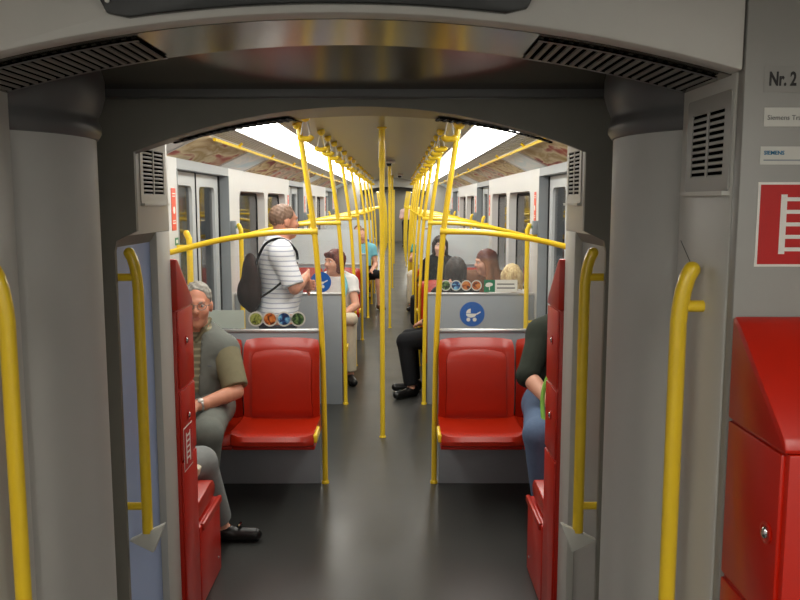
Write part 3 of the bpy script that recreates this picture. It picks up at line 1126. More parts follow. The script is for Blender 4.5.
def partition(s, y, words, glass='glass'):
    t = thing('seat_partition', 'grey seat partition with %s screen on the %s, %s' % ('milky' if glass == 'frost' else 'clear', SIDE[s], words), 'partition', (s * .77, y, 0))
    x0, x1 = s * .352, s * 1.222
    MB().box(min(x0, x1), max(x0, x1), y - .012, y + .012, 0.0, .915, .003).link('panel', 'partition', t)
    MB().box(min(x0, x1), max(x0, x1), y - .018, y + .018, .912, .932, .006).link('top_rail', 'rail', t)
    MB().box(min(x0, s * 1.20), max(x0, s * 1.20), y - .004, y + .004, .93, 1.36 if glass == 'glass' else 1.34).link('screen', glass, t, smooth=False)
    return t


PW = {4.62: 'behind the front red seats', 6.5: 'behind the first doors', 9.62: 'before the second doors', 11.5: 'behind the second doors', 14.62: 'before the third doors', 16.5: 'behind the third doors'}
for s in (-1, 1):
    for y, w in PW.items():
        t = partition(s, y, w, 'frost' if y in (9.62, 14.62) else 'glass')
        if y == 4.62 and s < 0:
            stickers(t, (-.718, -.636, -.554, -.473), y - .0055, .992, .044, ('olive', 'orange', 'blue', 'green'))
            MB().box(-1.02, -.785, y - .0062, y - .0045, .937, 1.044).link('card', 'pale', t, smooth=False, label='pale green-grey card stuck to the screen')
        if y == 6.5 and s > 0:
            stickers(t, (.50, .583, .667, .75), y - .0055, .992, .044, ('green', 'blue', 'orange', 'orange'))
            g = MB().box(.812, .902, y - .0065, y - .0045, .938, 1.038).link('seat_sign', 'green_sign', t, smooth=False, label='green square with a white plant mark beside white text')
            mb = MB()
            mb.ball((.855, y - .007, 1.0), (.030, .0006, .016), 12)
            mb.ball((.842, y - .007, .992), (.020, .0006, .013), 12)
            mb.box(.853, .860, y - .0076, y - .0066, .953, .99)
            mb.link('plant_mark', 'white', g, smooth=False)
            g = MB().box(.902, 1.085, y - .0065, y - .0045, .938, 1.038).link('text_plate', 'white', t, smooth=False, label='white plate with two lines of grey text')
            mb = MB()
            mb.box(.918, 1.06, y - .0072, y - .006, .998, 1.008)
            mb.box(.918, 1.065, y - .0072, y - .006, .966, .976)
            mb.link('print_lines', 'ink_grey', g, smooth=False)
            stroller(t, .717, y - .0135, .757, .102)
        if y == 6.5 and s < 0:
            d = stroller(t, -.52, y - .006, 1.02, .085)
        if y == 9.62 and s < 0:
            pass


# ------------------------------------------------------------------ people: smooth bodies from blended distance fields
def V(*p):
    return np.array(p, float)


def nrm(v):
    return v / (np.linalg.norm(v) + 1e-9)


class Field:
    def __init__(self, lo, hi, h):
        self.h = h
        self.lo = np.array(lo, float) - 2.5 * h
        self.n = np.ceil((np.array(hi) + 2.5 * h - self.lo) / h).astype(int) + 1
        self.F = np.full(self.n, 1.0, np.float32)

    def region(self, lo, hi):
        a = np.maximum(0, np.floor((lo - self.lo) / self.h).astype(int))
        b = np.minimum(self.n, np.ceil((hi - self.lo) / self.h).astype(int) + 1)
        if np.any(b <= a):
            return None, None
        ax = [self.lo[i] + self.h * np.arange(a[i], b[i]) for i in range(3)]
        P = np.stack(np.meshgrid(*ax, indexing='ij'), -1).astype(np.float32)
        return tuple(slice(a[i], b[i]) for i in range(3)), P

    def blend(self, sl, d, k, sub=False):
        A = self.F[sl]
        if sub:
            d = -d
            if k > 0:
                h = np.clip(.5 - .5 * (d - A) / k, 0, 1)
                self.F[sl] = d * (1 - h) + A * h + k * h * (1 - h) if False else np.maximum(A, d)
            else:
                self.F[sl] = np.maximum(A, d)
            return
        if k > 0:
            h = np.clip(.5 + .5 * (d - A) / k, 0, 1)
            self.F[sl] = d * (1 - h) + A * h - k * h * (1 - h)
        else:
            self.F[sl] = np.minimum(A, d)

    def cone(self, a, b, ra, rb, k=.01, flat=False, flata=False):
        a = V(*a); b = V(*b)
        m = max(ra, rb) + k + 3 * self.h
        sl, P = self.region(np.minimum(a, b) - m, np.maximum(a, b) + m)
        if sl is None:
            return
        ab = b - a
        L2 = ab @ ab + 1e-9
        t0 = ((P - a) @ ab) / L2
        t = np.clip(t0, 0, 1)
        d = np.linalg.norm(P - a - t[..., None] * ab, axis=-1) - (ra + (rb - ra) * t)
        if flat:
            d = np.maximum(d, (t0 - 1) * math.sqrt(L2))
        if flata:
            d = np.maximum(d, -t0 * math.sqrt(L2))
        self.blend(sl, d, k)

    def ell(self, c, rad, fr=None, k=.01, sub=False):
        """ellipsoid; fr = 3x3 with rows = axes"""
        c = V(*c)
        m = max(rad) + k + 3 * self.h
        sl, P = self.region(c - m, c + m)
        if sl is None:
            return
        Q = P - c
        if fr is not None:
            Q = Q @ np.asarray(fr, np.float32).T
        rad = np.array(rad, np.float32)
        k0 = np.linalg.norm(Q / rad, axis=-1)
        k1 = np.linalg.norm(Q / (rad * rad), axis=-1) + 1e-6
        self.blend(sl, k0 * (k0 - 1) / k1, k, sub)

    def cut(self, p, n):
        """remove everything on the side n points to"""
        sl, P = self.region(self.lo, self.lo + self.n * self.h)
        d = (P - V(*p)) @ nrm(V(*n))
        self.F[sl] = np.maximum(self.F[sl], d)

    def mesh(self, name):
        F = self.F
        h = self.h
        S = F < 0
        n = np.array(F.shape)
        c = n - 1
        cnt = np.zeros(c, np.int8)
        acc = np.zeros((*c, 3), np.float32)

        def corner(i, j, k):
            return (slice(i, i + c[0]), slice(j, j + c[1]), slice(k, k + c[2]))
        for ax in range(3):
            for u in (0, 1):
                for v in (0, 1):
                    o = [0, 0, 0]
                    o[(ax + 1) % 3] = u
                    o[(ax + 2) % 3] = v
                    e = list(o)
                    e[ax] = 1
                    A = F[corner(*o)]
                    B = F[corner(*e)]
                    cr = (A < 0) != (B < 0)
                    if not cr.any():
                        continue
                    t = A[cr] / (A[cr] - B[cr])
                    p = np.zeros((len(t), 3), np.float32)
                    p[:] = o
                    p[:, ax] = t
                    acc[cr] += p
                    cnt[cr] += 1
        act = cnt > 0
        idx = np.full(c, -1, np.int64)
        idx[act] = np.arange(act.sum())
        ijk = np.argwhere(act)
        verts = (ijk + acc[act] / cnt[act][:, None]) * h + self.lo
        quads = []
        for ax in range(3):
            b, d = (ax + 1) % 3, (ax + 2) % 3
            sl0 = [slice(None)] * 3
            sl1 = [slice(None)] * 3
            sl0[ax] = slice(0, n[ax] - 1)
            sl1[ax] = slice(1, n[ax])
            A = S[tuple(sl0)]
            B = S[tuple(sl1)]
            pos = np.argwhere(A != B)
            pos = pos[(pos[:, b] > 0) & (pos[:, d] > 0) & (pos[:, b] < c[b]) & (pos[:, d] < c[d])]
            if not len(pos):
                continue
            q = []
            for db, dd in ((1, 1), (0, 1), (0, 0), (1, 0)):
                r = pos.copy()
                r[:, b] -= db
                r[:, d] -= dd
                q.append(idx[r[:, 0], r[:, 1], r[:, 2]])
            q = np.stack(q, 1)
            fl = ~A[pos[:, 0], pos[:, 1], pos[:, 2]]
            q[fl] = q[fl][:, ::-1]
            quads.append(q)
        quads = np.concatenate(quads) if quads else np.zeros((0, 4), int)
        quads = quads[(quads >= 0).all(1)]
        me = bpy.data.meshes.new(name)
        me.vertices.add(len(verts))
        me.vertices.foreach_set('co', verts.astype(np.float32).ravel())
        me.loops.add(len(quads) * 4)
        me.loops.foreach_set('vertex_index', quads.astype(np.int32).ravel())
        me.polygons.add(len(quads))
        me.polygons.foreach_set('loop_start', np.arange(0, len(quads) * 4, 4, dtype=np.int32))
        me.polygons.foreach_set('use_smooth', np.ones(len(quads), bool))
        me.update()
        me.validate()
        return me


SKIN = {
    'fair': mat('fair_skin', (214, 160, 134), 0.5, scale=50, var=.06, sss=.12, bump=.05),
    'ruddy': mat('ruddy_skin', (206, 142, 114), 0.5, scale=50, var=.08, sss=.12, bump=.05),
    'pale': mat('pale_skin', (226, 186, 168), 0.5, scale=50, var=.05, sss=.12),
}
M['lips'] = mat('lips', (184, 116, 100), 0.45, scale=60)
M['eye_white'] = mat('eye_white', (226, 222, 214), 0.3, scale=60, var=.02)
M['iris'] = mat('iris', (58, 48, 42), 0.2, scale=60, var=.02)


def hairm(name, dark, light):
    return ramp_mat(name, [(.35, dark), (.65, light)], rough=.6, noise=1.0, nscale=26, stretch=(1.6, 1.6, .5))


HAIR = {
    'grey': hairm('grey_hair', (112, 108, 100), (156, 151, 140)),
    'brown_grey': hairm('brown_grey_hair', (104, 80, 64), (134, 106, 88)),
    'auburn': hairm('auburn_hair', (66, 24, 20), (112, 48, 36)),
    'black': hairm('dark_hair', (24, 19, 18), (56, 44, 40)),
    'blond': hairm('blond_hair', (168, 140, 92), (222, 202, 152)),
    'brown': hairm('brown_hair', (78, 48, 30), (138, 94, 60)),
}


def ombre():
    m = ramp_mat('auburn_to_brown_hair', [(.2, (84, 34, 26)), (.8, (150, 100, 66))], rough=.5)
    nt = m.node_tree
    rp = [n for n in nt.nodes if n.type == 'VALTORGB'][0]
    tc = [n for n in nt.nodes if n.type == 'TEX_COORD'][0]
    sp = nt.nodes.new('ShaderNodeSeparateXYZ')
    mr = nt.nodes.new('ShaderNodeMapRange')
    mr.inputs[1].default_value = 1.17
    mr.inputs[2].default_value = 1.08
    nt.links.new(tc.outputs['Object'], sp.inputs[0])
    nt.links.new(sp.outputs['Z'], mr.inputs[0])
    nt.links.new(mr.outputs[0], rp.inputs['Fac'])
    return m


HAIR['ombre'] = ombre()


def cloth(name, rgb, bump=.35, scale=28, rough=.85, var=.12):
    return mat(name, rgb, rough, bump=bump, scale=scale, var=var, spec=.25)


CL = {
    'khaki': cloth('khaki_cotton', (128, 122, 96)),
    'vest': cloth('grey_green_vest_cotton', (112, 116, 110)),
    'pocket': cloth('blue_grey_pocket_cotton', (98, 104, 106)),
    'greytrouser': cloth('grey_green_trouser_cotton', (108, 112, 106)),
    'lighttrouser': cloth('light_grey_trouser_cotton', (136, 140, 138)),
    'darkgreen': cloth('dark_green_jacket', (44, 50, 42)),
    'jeans': cloth('faded_blue_denim', (92, 112, 140), scale=60),
    'navy': cloth('navy_cloth', (36, 40, 54)),
    'black': cloth('black_cloth', (24, 25, 28)),
    'white': cloth('white_cotton', (226, 226, 224)),
    'cream': cloth('cream_cotton', (206, 196, 172)),
    'teal': cloth('teal_cotton', (70, 150, 140)),
    'paleblue': cloth('pale_blue_cotton', (120, 190, 206)),
    'blue': cloth('blue_cotton', (48, 92, 158)),
    'pink': cloth('pale_pink_cotton', (222, 190, 186)),
    'brownjacket': cloth('brown_jacket', (108, 72, 50)),
    'bag': cloth('dark_brown_bag_canvas', (40, 25, 22)),
    'green_strap': cloth('green_strap_cloth', (120, 168, 70)),
    'shoe': mat('black_shoe_leather', (20, 19, 19), .35, scale=40, bump=.1),
    'brownshoe': mat('brown_shoe_leather', (92, 66, 46), .45, scale=40, bump=.1),
    'stripes': ramp_mat('white_shirt_with_blue_grey_stripes', [(.0, (234, 236, 240)), (.82, (232, 234, 240)), (.92, (184, 190, 206)), (1.0, (166, 172, 192))], axis='Z', rough=.85, noise=.6, nscale=1.0, wave=9.5),
    'checks': ramp_mat('khaki_shirt_with_pale_stripes', [(.0, (120, 114, 90)), (.6, (124, 118, 94)), (.85, (156, 150, 122)), (1.0, (164, 158, 130))], axis='Z', rough=.85, noise=.5, nscale=1.0, wave=9),
}


def person(label, J, cfg, group=None):
    """J: joints in room coordinates. cfg: hair, skin, clothes"""
    h = cfg.get('h', .010)
    hips = [V(*J['hipL']), V(*J['hipR'])]
    pel = V(*J['pelvis'])
    neck = V(*J['neck'])
    head = V(*J['head'])
    u = nrm(neck - pel)
    fz = nrm(V(*J['front'], 0)) if len(J['front']) == 2 else nrm(V(*J['front']))
    f = nrm(fz - u * (fz @ u))
    r = np.cross(f, u)
    TF = np.array([r, f, u])
    hf = nrm(V(*J.get('look', (f[0], f[1], 0))))
    hu = nrm(V(*J.get('headup', (0, 0, 1))))
    hf = nrm(hf - hu * (hf @ hu))
    hr = np.cross(hf, hu)
    HF = np.array([hr, hf, hu])
    shL, shR = V(*J['shL']), V(*J['shR'])
    elL, elR, wrL, wrR = [V(*J[k]) for k in ('elL', 'elR', 'wrL', 'wrR')]
    knL, knR, anL, anR = [V(*J[k]) for k in ('knL', 'knR', 'anL', 'anR')]
    tL, tR = [nrm(V(*J[k])) for k in ('toeL', 'toeR')]
    sc = cfg.get('build', 1.0)
    allp = np.array([pel, neck, head + .17 * hu, head - .14 * hu, head + .15 * hf, head - .15 * hf, shL, shR, elL, elR, wrL + .2 * nrm(wrL - elL), wrR + .2 * nrm(wrR - elR),
                     knL, knR, anL + .22 * tL, anR + .22 * tR, anL - V(0, 0, .08), anR - V(0, 0, .08), *hips])
    lo, hi = allp.min(0) - .2, allp.max(0) + .2
    lo[2] = max(lo[2], J.get('ground', 0) + .001)
    base = (float(pel[0]), float(pel[1]), 0.0)
    root = thing('person', label, 'person', base, group)

    def torso(F, e, low=True, k=.06):
        mid = pel + (neck - pel) * .70
        F.ell(mid - .01 * f, (.155 * sc + e, .105 * sc + e, .19 + e), TF, k)
        F.cone(shL - .02 * u, shR - .02 * u, .058 * sc + e, .058 * sc + e, k)
        F.ell(pel + (neck - pel) * .34 + .02 * f * cfg.get('belly', 1), (.142 * sc + e, .112 * sc * (.9 + .1 * cfg.get('belly', 1)) + e, .17 + e), TF, k)
        if low:
            F.ell(pel, (.165 * sc + e, .115 * sc + e, .12 + e), TF, k)
        for sh in (shL, shR):
            F.cone(neck - .005 * u, sh + .012 * u, .048 + e, .046 + e, .05)

    def head_prims(F):
        c = head
        P = lambda x, y, z: c + hr * x + hf * y + hu * z
        F.cone(neck - .02 * u, P(0, -.022, -.05), .060 * sc, .054, .03)
        F.ell(P(0, -.012, .028), (.073, .093, .086), HF, .02)
        F.ell(P(0, .022, -.042), (.060, .068, .078), HF, .03)
        F.ell(P(0, .062, -.100), (.026, .024, .020), HF, .03)
        F.cone(P(-.035, .078, .022), P(.035, .078, .022), .011, .011, .018)
        for s_ in (-1, 1):
            F.ell(P(s_ * .040, .062, -.030), (.024, .022, .024), HF, .025)
            F.ell(P(s_ * .031, .092, .004), (.016, .012, .010), HF, .008, sub=True)
            F.ell(P(s_ * .075, -.008, -.012), (.010, .022, .032), HF, .006)
            F.cone(P(s_ * .008, .098, -.030), P(s_ * .013, .090, -.032), .008, .007, .006)
        F.cone(P(0, .086, .008), P(0, .106, -.028), .008, .0115, .010)
        F.cone(P(-.016, .084, -.060), P(.016, .084, -.060), .006, .006, .006)
        F.cone(P(-.013, .082, -.070), P(.013, .082, -.070), .0065, .0065, .006)

    def hand(F, w, d, n, curl, side):
        """w wrist, d finger direction, n palm normal, side = thumb side sign along d x n"""
        d = nrm(d)
        n = nrm(n - d * (n @ d))
        s_ = np.cross(d, n) * side
        HFm = np.array([s_, n, d])
        F.cone(w - .03 * d, w + .02 * d, .027, .026, .015)
        F.ell(w + .052 * d, (.041, .016, .052), HFm, .018)
        tips = []
        for q, (off, L) in enumerate(((.030, .070), (.010, .079), (-.010, .074), (-.029, .058))):
            a = w + .088 * d + s_ * off
            a0 = curl * .5
            d1 = d * math.cos(a0) + n * math.sin(a0) + s_ * off * .8
            d2 = d * math.cos(a0 + curl * .9) + n * math.sin(a0 + curl * .9)
            d3 = d * math.cos(a0 + curl * 1.6) + n * math.sin(a0 + curl * 1.6)
            p1 = a + nrm(d1) * L * .48
            p2 = p1 + nrm(d2) * L * .32
            p3 = p2 + nrm(d3) * L * .24
            F.cone(a - d * .02, p1, .0095, .0088, .004)
            F.cone(p1, p2, .0088, .0080, .003)
            F.cone(p2, p3, .0080, .0068, .003)
        a = w + .022 * d + s_ * .028
        p1 = a + nrm(d * .6 + s_ * .7 + n * .35) * .040
        p2 = p1 + nrm(d * .85 + s_ * .35 + n * .4) * .034
        F.cone(a, p1, .015, .0115, .008)
        F.cone(p1, p2, .0115, .0085, .004)

    # ---- the body: one continuous surface
    F = Field(lo, hi, h)
    torso(F, 0)
    for sh, el, wr in ((shL, elL, wrL), (shR, elR, wrR)):
        F.cone(sh, el, .050 * sc, .039 * sc, .03)
        m_ = el + (wr - el) * .3
        F.cone(el, m_, .039 * sc, .041 * sc, .004)
        F.cone(m_, wr, .041 * sc, .027, .004)
    for hp, kn, an, tt in ((hips[0], knL, anL, tL), (hips[1], knR, anR, tR)):
        F.cone(hp, kn, .088 * sc, .056 * sc, .04)
        m_ = kn + (an - kn) * .32
        F.cone(kn, m_, .054 * sc, .056 * sc, .02)
        F.cone(m_, an, .054 * sc, .034, .02)
        F.cone(an - V(0, 0, .03), an - V(0, 0, .045) + tt * .14, .034, .024, .02)
    head_prims(F)
    for key, wr, el, sd in (('L', wrL, elL, 1), ('R', wrR, elR, -1)):
        d, n, cu = cfg.get('hand' + key, (None, None, .5))
        d = nrm(V(*d)) if d is not None else nrm(wr - el)
        n = V(*n) if n is not None else -u
        hand(F, wr, d, n, cu, sd * cfg.get('thumb' + key, 1))
    me = F.mesh('body')
    me.materials.append(SKIN[cfg.get('skin', 'fair')])
    me.materials.append(M['lips'])
    pc = np.zeros(len(me.polygons) * 3)
    me.polygons.foreach_get('center', pc)
    pc = pc.reshape(-1, 3)
    q = (pc - (head + hf * .088 - hu * .064)) @ HF.T
    mi = ((q / np.array([.024, .014, .0115])) ** 2).sum(1) < 1
    me.polygons.foreach_set('material_index', mi.astype(np.int32))
    put('body', me, root)

    P = lambda x, y, z: head + hr * x + hf * y + hu * z
    if cfg.get('face', True):
        for s_ in (-1, 1):
            e = MB().ball(P(s_ * .031, .0735, .004), .0118, 12).link('eye', 'eye_white', root)
            MB().ball(P(s_ * .031, .0815, .004), .0052, 8).link('iris', 'iris', e)
        for s_ in (-1, 1):
            MB().tube([P(s_ * .016, .089, .020), P(s_ * .032, .087, .025), P(s_ * .048, .076, .020)], [.003, .0035, .002], 6).link('eyebrow', HAIR[cfg['hair'][0]], root)

    # ---- hair
    kind = cfg['hair'][1]
    F = Field(head - .26, head + .22, min(h * .9, .009))
    th = 0 if kind in ('bob', 'long') else -.003
    F.ell(P(0, -.016, .034), (.080 + th, .099 + th, .090 + th), HF, .01)
    if kind == 'short':
        F.cut(P(0, .050, .055), hf * .9 + hu * .05 - hu * .25)
        F.ell(P(0, .10, -.045), (.085, .105, .090), HF, 0, sub=True)
        F.cut(P(0, -.05, -.055), -hu)
        F.cut(P(0, -.02, -.02), -hu + hf * .9)
    elif kind == 'balding':
        F.cut(P(0, .04, .05), hf)
        F.ell(P(0, .10, -.045), (.085, .11, .095), HF, 0, sub=True)
        F.cut(P(0, -.05, -.05), -hu)
    elif kind == 'bob':
        for s_ in (-1, 1):
            F.cone(P(s_ * .062, -.005, .02), P(s_ * .066, -.002, -.085), .032, .030, .03)
        F.cone(P(0, -.062, .02), P(0, -.060, -.085), .055, .048, .04)
        F.cone(P(-.03, .068, .072), P(.04, .07, .066), .026, .022, .02)
        F.ell(P(0, .105, -.045), (.058, .085, .090), HF, 0, sub=True)
    else:  # long
        for s_ in (-1, 1):
            F.cone(P(s_ * .064, -.008, .02), P(s_ * .078, .0, -.17), .032, .036, .03)
        F.cone(P(0, -.062, .02), P(0, -.075, -.20), .060, .066, .04)
        F.ell(P(0, .105, -.06), (.058, .088, .105), HF, 0, sub=True)
    hm = F.mesh('hair')
    co = np.zeros(len(hm.vertices) * 3)
    hm.vertices.foreach_get('co', co)
    co = co.reshape(-1, 3)
    d_ = co - (head - .02 * hf)
    nz = np.sin(co[:, 0] * 210 + 2 * np.sin(co[:, 2] * 90)) * np.sin(co[:, 1] * 190 + 1.7 * np.sin(co[:, 0] * 70)) + .6 * np.sin(co[:, 2] * 260 + co[:, 0] * 120)
    co += d_ / (np.linalg.norm(d_, axis=1, keepdims=True) + 1e-6) * (nz * .0026)[:, None]
    hm.vertices.foreach_set('co', co.ravel())
    put('hair', hm, root).data.materials.append(HAIR[cfg['hair'][0]])

    # ---- clothing
    def garment(name, material, build, lab=None):
        F = Field(lo, hi, h)
        build(F)
        me = F.mesh(name)
        if not len(me.polygons):
            return
        me.materials.append(CL[material])
        return put(name, me, root, lab)

    top, sleeve = cfg['top']

    def mk_top(F, e=.012, sl=sleeve, cutneck=True):
        torso(F, e, True)
        for sh, el, wr in ((shL, elL, wrL), (shR, elR, wrR)):
            if sl <= 0:
                continue
            if sl <= 1:
                F.cone(sh, sh + (el - sh) * sl, .057 * sc + e, .054 * sc + e * .6 + (.008 if sl < 1 else 0), .03, flat=sl < 1)
            else:
                F.cone(sh, el, .056 * sc + e, .046 * sc + e, .03)
                F.cone(el, el + (wr - el) * (sl - 1), .046 * sc + e, .036 * sc + e, .02, flat=True)
        F.cut(neck + cfg.get('collar', .035) * u, u + .35 * f)
        F.cut(pel - cfg.get('hemline', .075) * u if cfg.get('untucked', True) else pel + .06 * u, -u)
    garment(cfg.get('topname', 'shirt'), top, mk_top)

    def mk_trousers(F, e=.014):
        if not cfg.get('low'):
            torso(F, e - .002)
        F.ell(pel - cfg.get('low', 0) * u, (.168 * sc + e - cfg.get('low', 0) * .2, .118 * sc + e - cfg.get('low', 0) * .2, .12 + e), TF, .05)
        for hp, kn, an in ((hips[0], knL, anL), (hips[1], knR, anR)):
            F.cone(hp, kn, .092 * sc + e, .062 * sc + e, .05)
            if cfg.get('shorts'):
                continue
            lg = an + (kn - an) * cfg.get('hem', .06)
            F.cone(kn, lg, .062 * sc + e, .047 * sc + e, .02, flat=True)
        F.cut(pel + V(0, 0, .125 - 2.2 * cfg.get('low', 0)), (0, 0, 1))
    garment('trousers', cfg['legs'], mk_trousers)
    for an, tt in ((anL, tL), (anR, tR)):
        def mk_shoe(F, an=an, tt=tt):
            z0 = an[2] - .075
            a = V(an[0], an[1], z0 + .036) - tt * .035
            b = V(an[0], an[1], z0 + .034) + tt * .165
            F.cone(a, b, .040, .034, 0)
            F.cone(a + V(0, 0, .028), a + tt * .06 + V(0, 0, .015), .034, .030, .03)
            F.cut((0, 0, z0 + .002), (0, 0, -1))
            if cfg.get('loafer'):
                F.ell(an + V(0, 0, .03) + tt * .012, (.032, .032, .07), None, 0, sub=True)
        garment('shoe', cfg.get('shoe', 'shoe'), mk_shoe)
    return dict(root=root, P=P, f=f, r=r, u=u, torso=torso, garment=garment, Field=Field, lo=lo, hi=hi, h=h,
                pel=pel, neck=neck, hf=hf, hr=hr, hu=hu, shL=shL, shR=shR, elL=elL, wrL=wrL, elR=elR, wrR=wrR, head=head)


def seated(x, y, face, z=.44, tall=1.0, lean=0.0, spread=.10):
    """relaxed seated pose; (x, y) under the pelvis; face = (fx, fy)"""
    f = nrm(V(face[0], face[1], 0))
    r = V(f[1], -f[0], 0)
    U_ = V(0, 0, 1)
    p = V(x, y, z + .105)
    nk = p + U_ * .46 * tall + f * (lean - .03)
    J = dict(pelvis=p, neck=nk, head=nk + U_ * .135 + f * .04, front=(f[0], f[1]))
    for k, s in (('L', -1), ('R', 1)):
        J['sh' + k] = nk - U_ * .075 + r * s * .175
        J['el' + k] = J['sh' + k] - U_ * .25 + r * s * .05 + f * .06
        J['wr' + k] = J['el' + k] + f * .22 - U_ * .06 - r * s * .10
        J['hip' + k] = p - U_ * .01 + r * s * .085
        J['kn' + k] = p + f * .42 + r * s * (.085 + spread) + U_ * (-.005)
        J['an' + k] = V(*(J['kn' + k][:2] + f[:2] * .02 + r[:2] * s * .01), .078)
        J['toe' + k] = f + r * s * .15
    return J


def standing(x, y, face, H=1.75):
    f = nrm(V(face[0], face[1], 0))
    r = V(f[1], -f[0], 0)
    U_ = V(0, 0, 1)
    k_ = H / 1.75
    p = V(x, y, .95 * k_)
    nk = p + U_ * .52 * k_
    J = dict(pelvis=p, neck=nk, head=nk + U_ * .155 * k_ + f * .03, front=(f[0], f[1]))
    for k, s in (('L', -1), ('R', 1)):
        J['sh' + k] = nk - U_ * .075 + r * s * .185
        J['el' + k] = J['sh' + k] - U_ * .29 + r * s * .06
        J['wr' + k] = J['el' + k] - U_ * .25 + f * .08
        J['hip' + k] = p - U_ * .02 + r * s * .09
        J['kn' + k] = V(*(p[:2] + r[:2] * s * .10 + f[:2] * .02), .50 * k_)
        J['an' + k] = V(*(p[:2] + r[:2] * s * .11), .078)
        J['toe' + k] = f + r * s * .2
    return J


# 1. man in a grey vest, seated on the left, facing the camera
J = seated(-1.0, 4.36, (0, -1), spread=.03)
J.update(neck=V(-.985, 4.31, .955), head=V(-.963, 4.235, 1.128), look=(.18, -1, -.03), headup=(.04, -.02, 1),
         shR=V(-1.125, 4.27, .868), shL=V(-.832, 4.29, .872), elL=V(-.75, 4.17, .665), wrL=V(-.905, 3.96, .645),
         elR=V(-1.14, 4.14, .68), wrR=V(-1.06, 3.97, .615), knL=V(-.83, 3.83, .535), knR=V(-1.10, 3.88, .535), anL=V(-.90, 3.99, .078), anR=V(-1.12, 4.01, .078))
p1 = person('seated elderly man in a grey vest and khaki shirt with glasses and a wristwatch', J,
            dict(h=.008, hair=('grey', 'short'), skin='ruddy', top=('checks', .0), legs='greytrouser', belly=1.5, topname='shirt', build=1.0, collar=.062,
                 handL=(V(-.85, -.5, -.12), V(-.1, .1, -1), .6), handR=(V(.5, -.8, -.1), V(0, 0, -1), .5)))


for sh_, el_ in ((p1['shL'], p1['elL']), (p1['shR'], p1['elR'])):
    def p1_sleeve(F, sh=sh_, el=el_):
        F.cone(sh + V(0, 0, .004), sh + (el - sh) * .90, .079, .069, .01, flat=True)
    p1['garment']('sleeve', 'khaki', p1_sleeve, 'khaki short sleeve')


def p1_vest(F):
    p1['torso'](F, .021, True)
    F.cut(p1['neck'] + .058 * p1['u'], p1['u'] + .42 * p1['f'])
    F.cut(p1['pel'] - .09 * p1['u'], -p1['u'])
    # open front: a wedge is taken out
    a = p1['pel'] + p1['f'] * .16 - p1['r'] * -.0
    for t in np.linspace(0, 1, 16):
        c = p1['pel'] + p1['u'] * (.06 + .44 * t) + p1['f'] * .16
        F.ell(c, (.040 + .014 * t, .16, .03), np.array([p1['r'], p1['f'], p1['u']]), 0, sub=True)
    # chest and hip pockets
    for s in (-1, 1):
        c = p1['pel'] + p1['u'] * .245 + p1['r'] * s * .105 + p1['f'] * .112
        F.ell(c, (.045, .022, .058), np.array([p1['r'], p1['f'], p1['u']]), .008)


p1['garment']('vest', 'vest', p1_vest, 'grey-green vest with pockets, worn open')
def p1_pocket(F):
    c = p1['pel'] + p1['u'] * .235 - p1['r'] * .095 + p1['f'] * .110
    F.ell(c, (.040, .020, .046), np.array([p1['r'], p1['f'], p1['u']]), .004)
    F.ell(c + p1['u'] * .038 + p1['f'] * .003, (.044, .020, .016), np.array([p1['r'], p1['f'], p1['u']]), .003)


p1['garment']('pocket', 'pocket', p1_pocket, 'flapped chest pocket')
c = p1['neck']
mb = MB()
for s in (-1, 1):
    a = c + p1['u'] * .080 - p1['f'] * .03 + p1['r'] * s * .064
    b = c + p1['u'] * .048 + p1['f'] * .066 + p1['r'] * s * .052
    d = c - p1['u'] * .012 + p1['f'] * .105 + p1['r'] * s * .018
    mb.tube([a, b, d], [.012, .013, .008], 8)
mb.link('collar', CL['khaki'], p1['root'])
P = p1['P']
mb = MB()
for s in (-1, 1):
    pts = [P(s * .031 + .023 * math.cos(2 * PI * k / 20), .098 - .010 * abs(math.cos(2 * PI * k / 20)) * (1 if math.cos(2 * PI * k / 20) * s > 0 else 0), .001 + .017 * math.sin(2 * PI * k / 20)) for k in range(21)]
    mb.tube(pts, .0016, 6)
    mb.tube([P(s * .054, .088, .004), P(s * .076, .03, .004), P(s * .079, -.02, -.002)], .0016, 6)
mb.tube([P(-.009, .101, .006), P(0, .106, .009), P(.009, .101, .006)], .0016, 6)
mb.link('glasses', 'ink_grey', p1['root'], label='thin-rimmed glasses')
w = p1['wrL']
d = nrm(p1['wrL'] - p1['elL'])
w0 = w - d * .012
mb = MB().tube([w0 - d * .011, w0 + d * .011], .0355, 16)
wt = mb.link('wristwatch', 'rail', p1['root'], label='silver wristwatch')
n_ = nrm(V(.3, -.5, .8))
MB().ball(w0 + n_ * .031, (.016, .016, .012), 12).link('watch_face', 'white', wt)

# 2. passenger behind the far left cabinet: only a leg shows
J = seated(-.985, 3.31, (0, 1), z=.44)
for k in ('shL', 'shR'):
    J[k] = J[k] - V(0, .03, 0)
J['shL'], J['elL'] = J['shL'] + V(.035, 0, 0), J['elL'] + V(.085, 0, 0)
J.update(knR=V(-.80, 3.575, .475), anR=V(-.762, 3.80, .078), toeR=V(.8, -.02, 0), knL=V(-1.10, 3.62, .50), anL=V(-1.08, 3.64, .078), toeL=V(0, 1, 0),
         hipR=V(-.95, 3.32, .52), shR=V(-.90, 3.27, .90), elR=V(-.93, 3.42, .68), wrR=V(-1.0, 3.55, .62))
p2 = person('passenger hidden by the left red cabinet, one light grey trouser leg and black loafer showing', J,
            dict(h=.009, hair=('brown', 'bob'), top=('cream', .6), legs='lighttrouser', loafer=True, hem=.12, face=True, build=.95))
a = V(-.762, 3.80, .078) + V(.8, -.02, 0) / .8 * .085
mb = MB()
mb.tube([a + V(0, -.03, .005), a + V(.01, 0, .012), a + V(0, .03, .005)], .007, 8)
mb.link('shoe_bow', 'chrome', p2['root'], label='pale bow on the loafer')
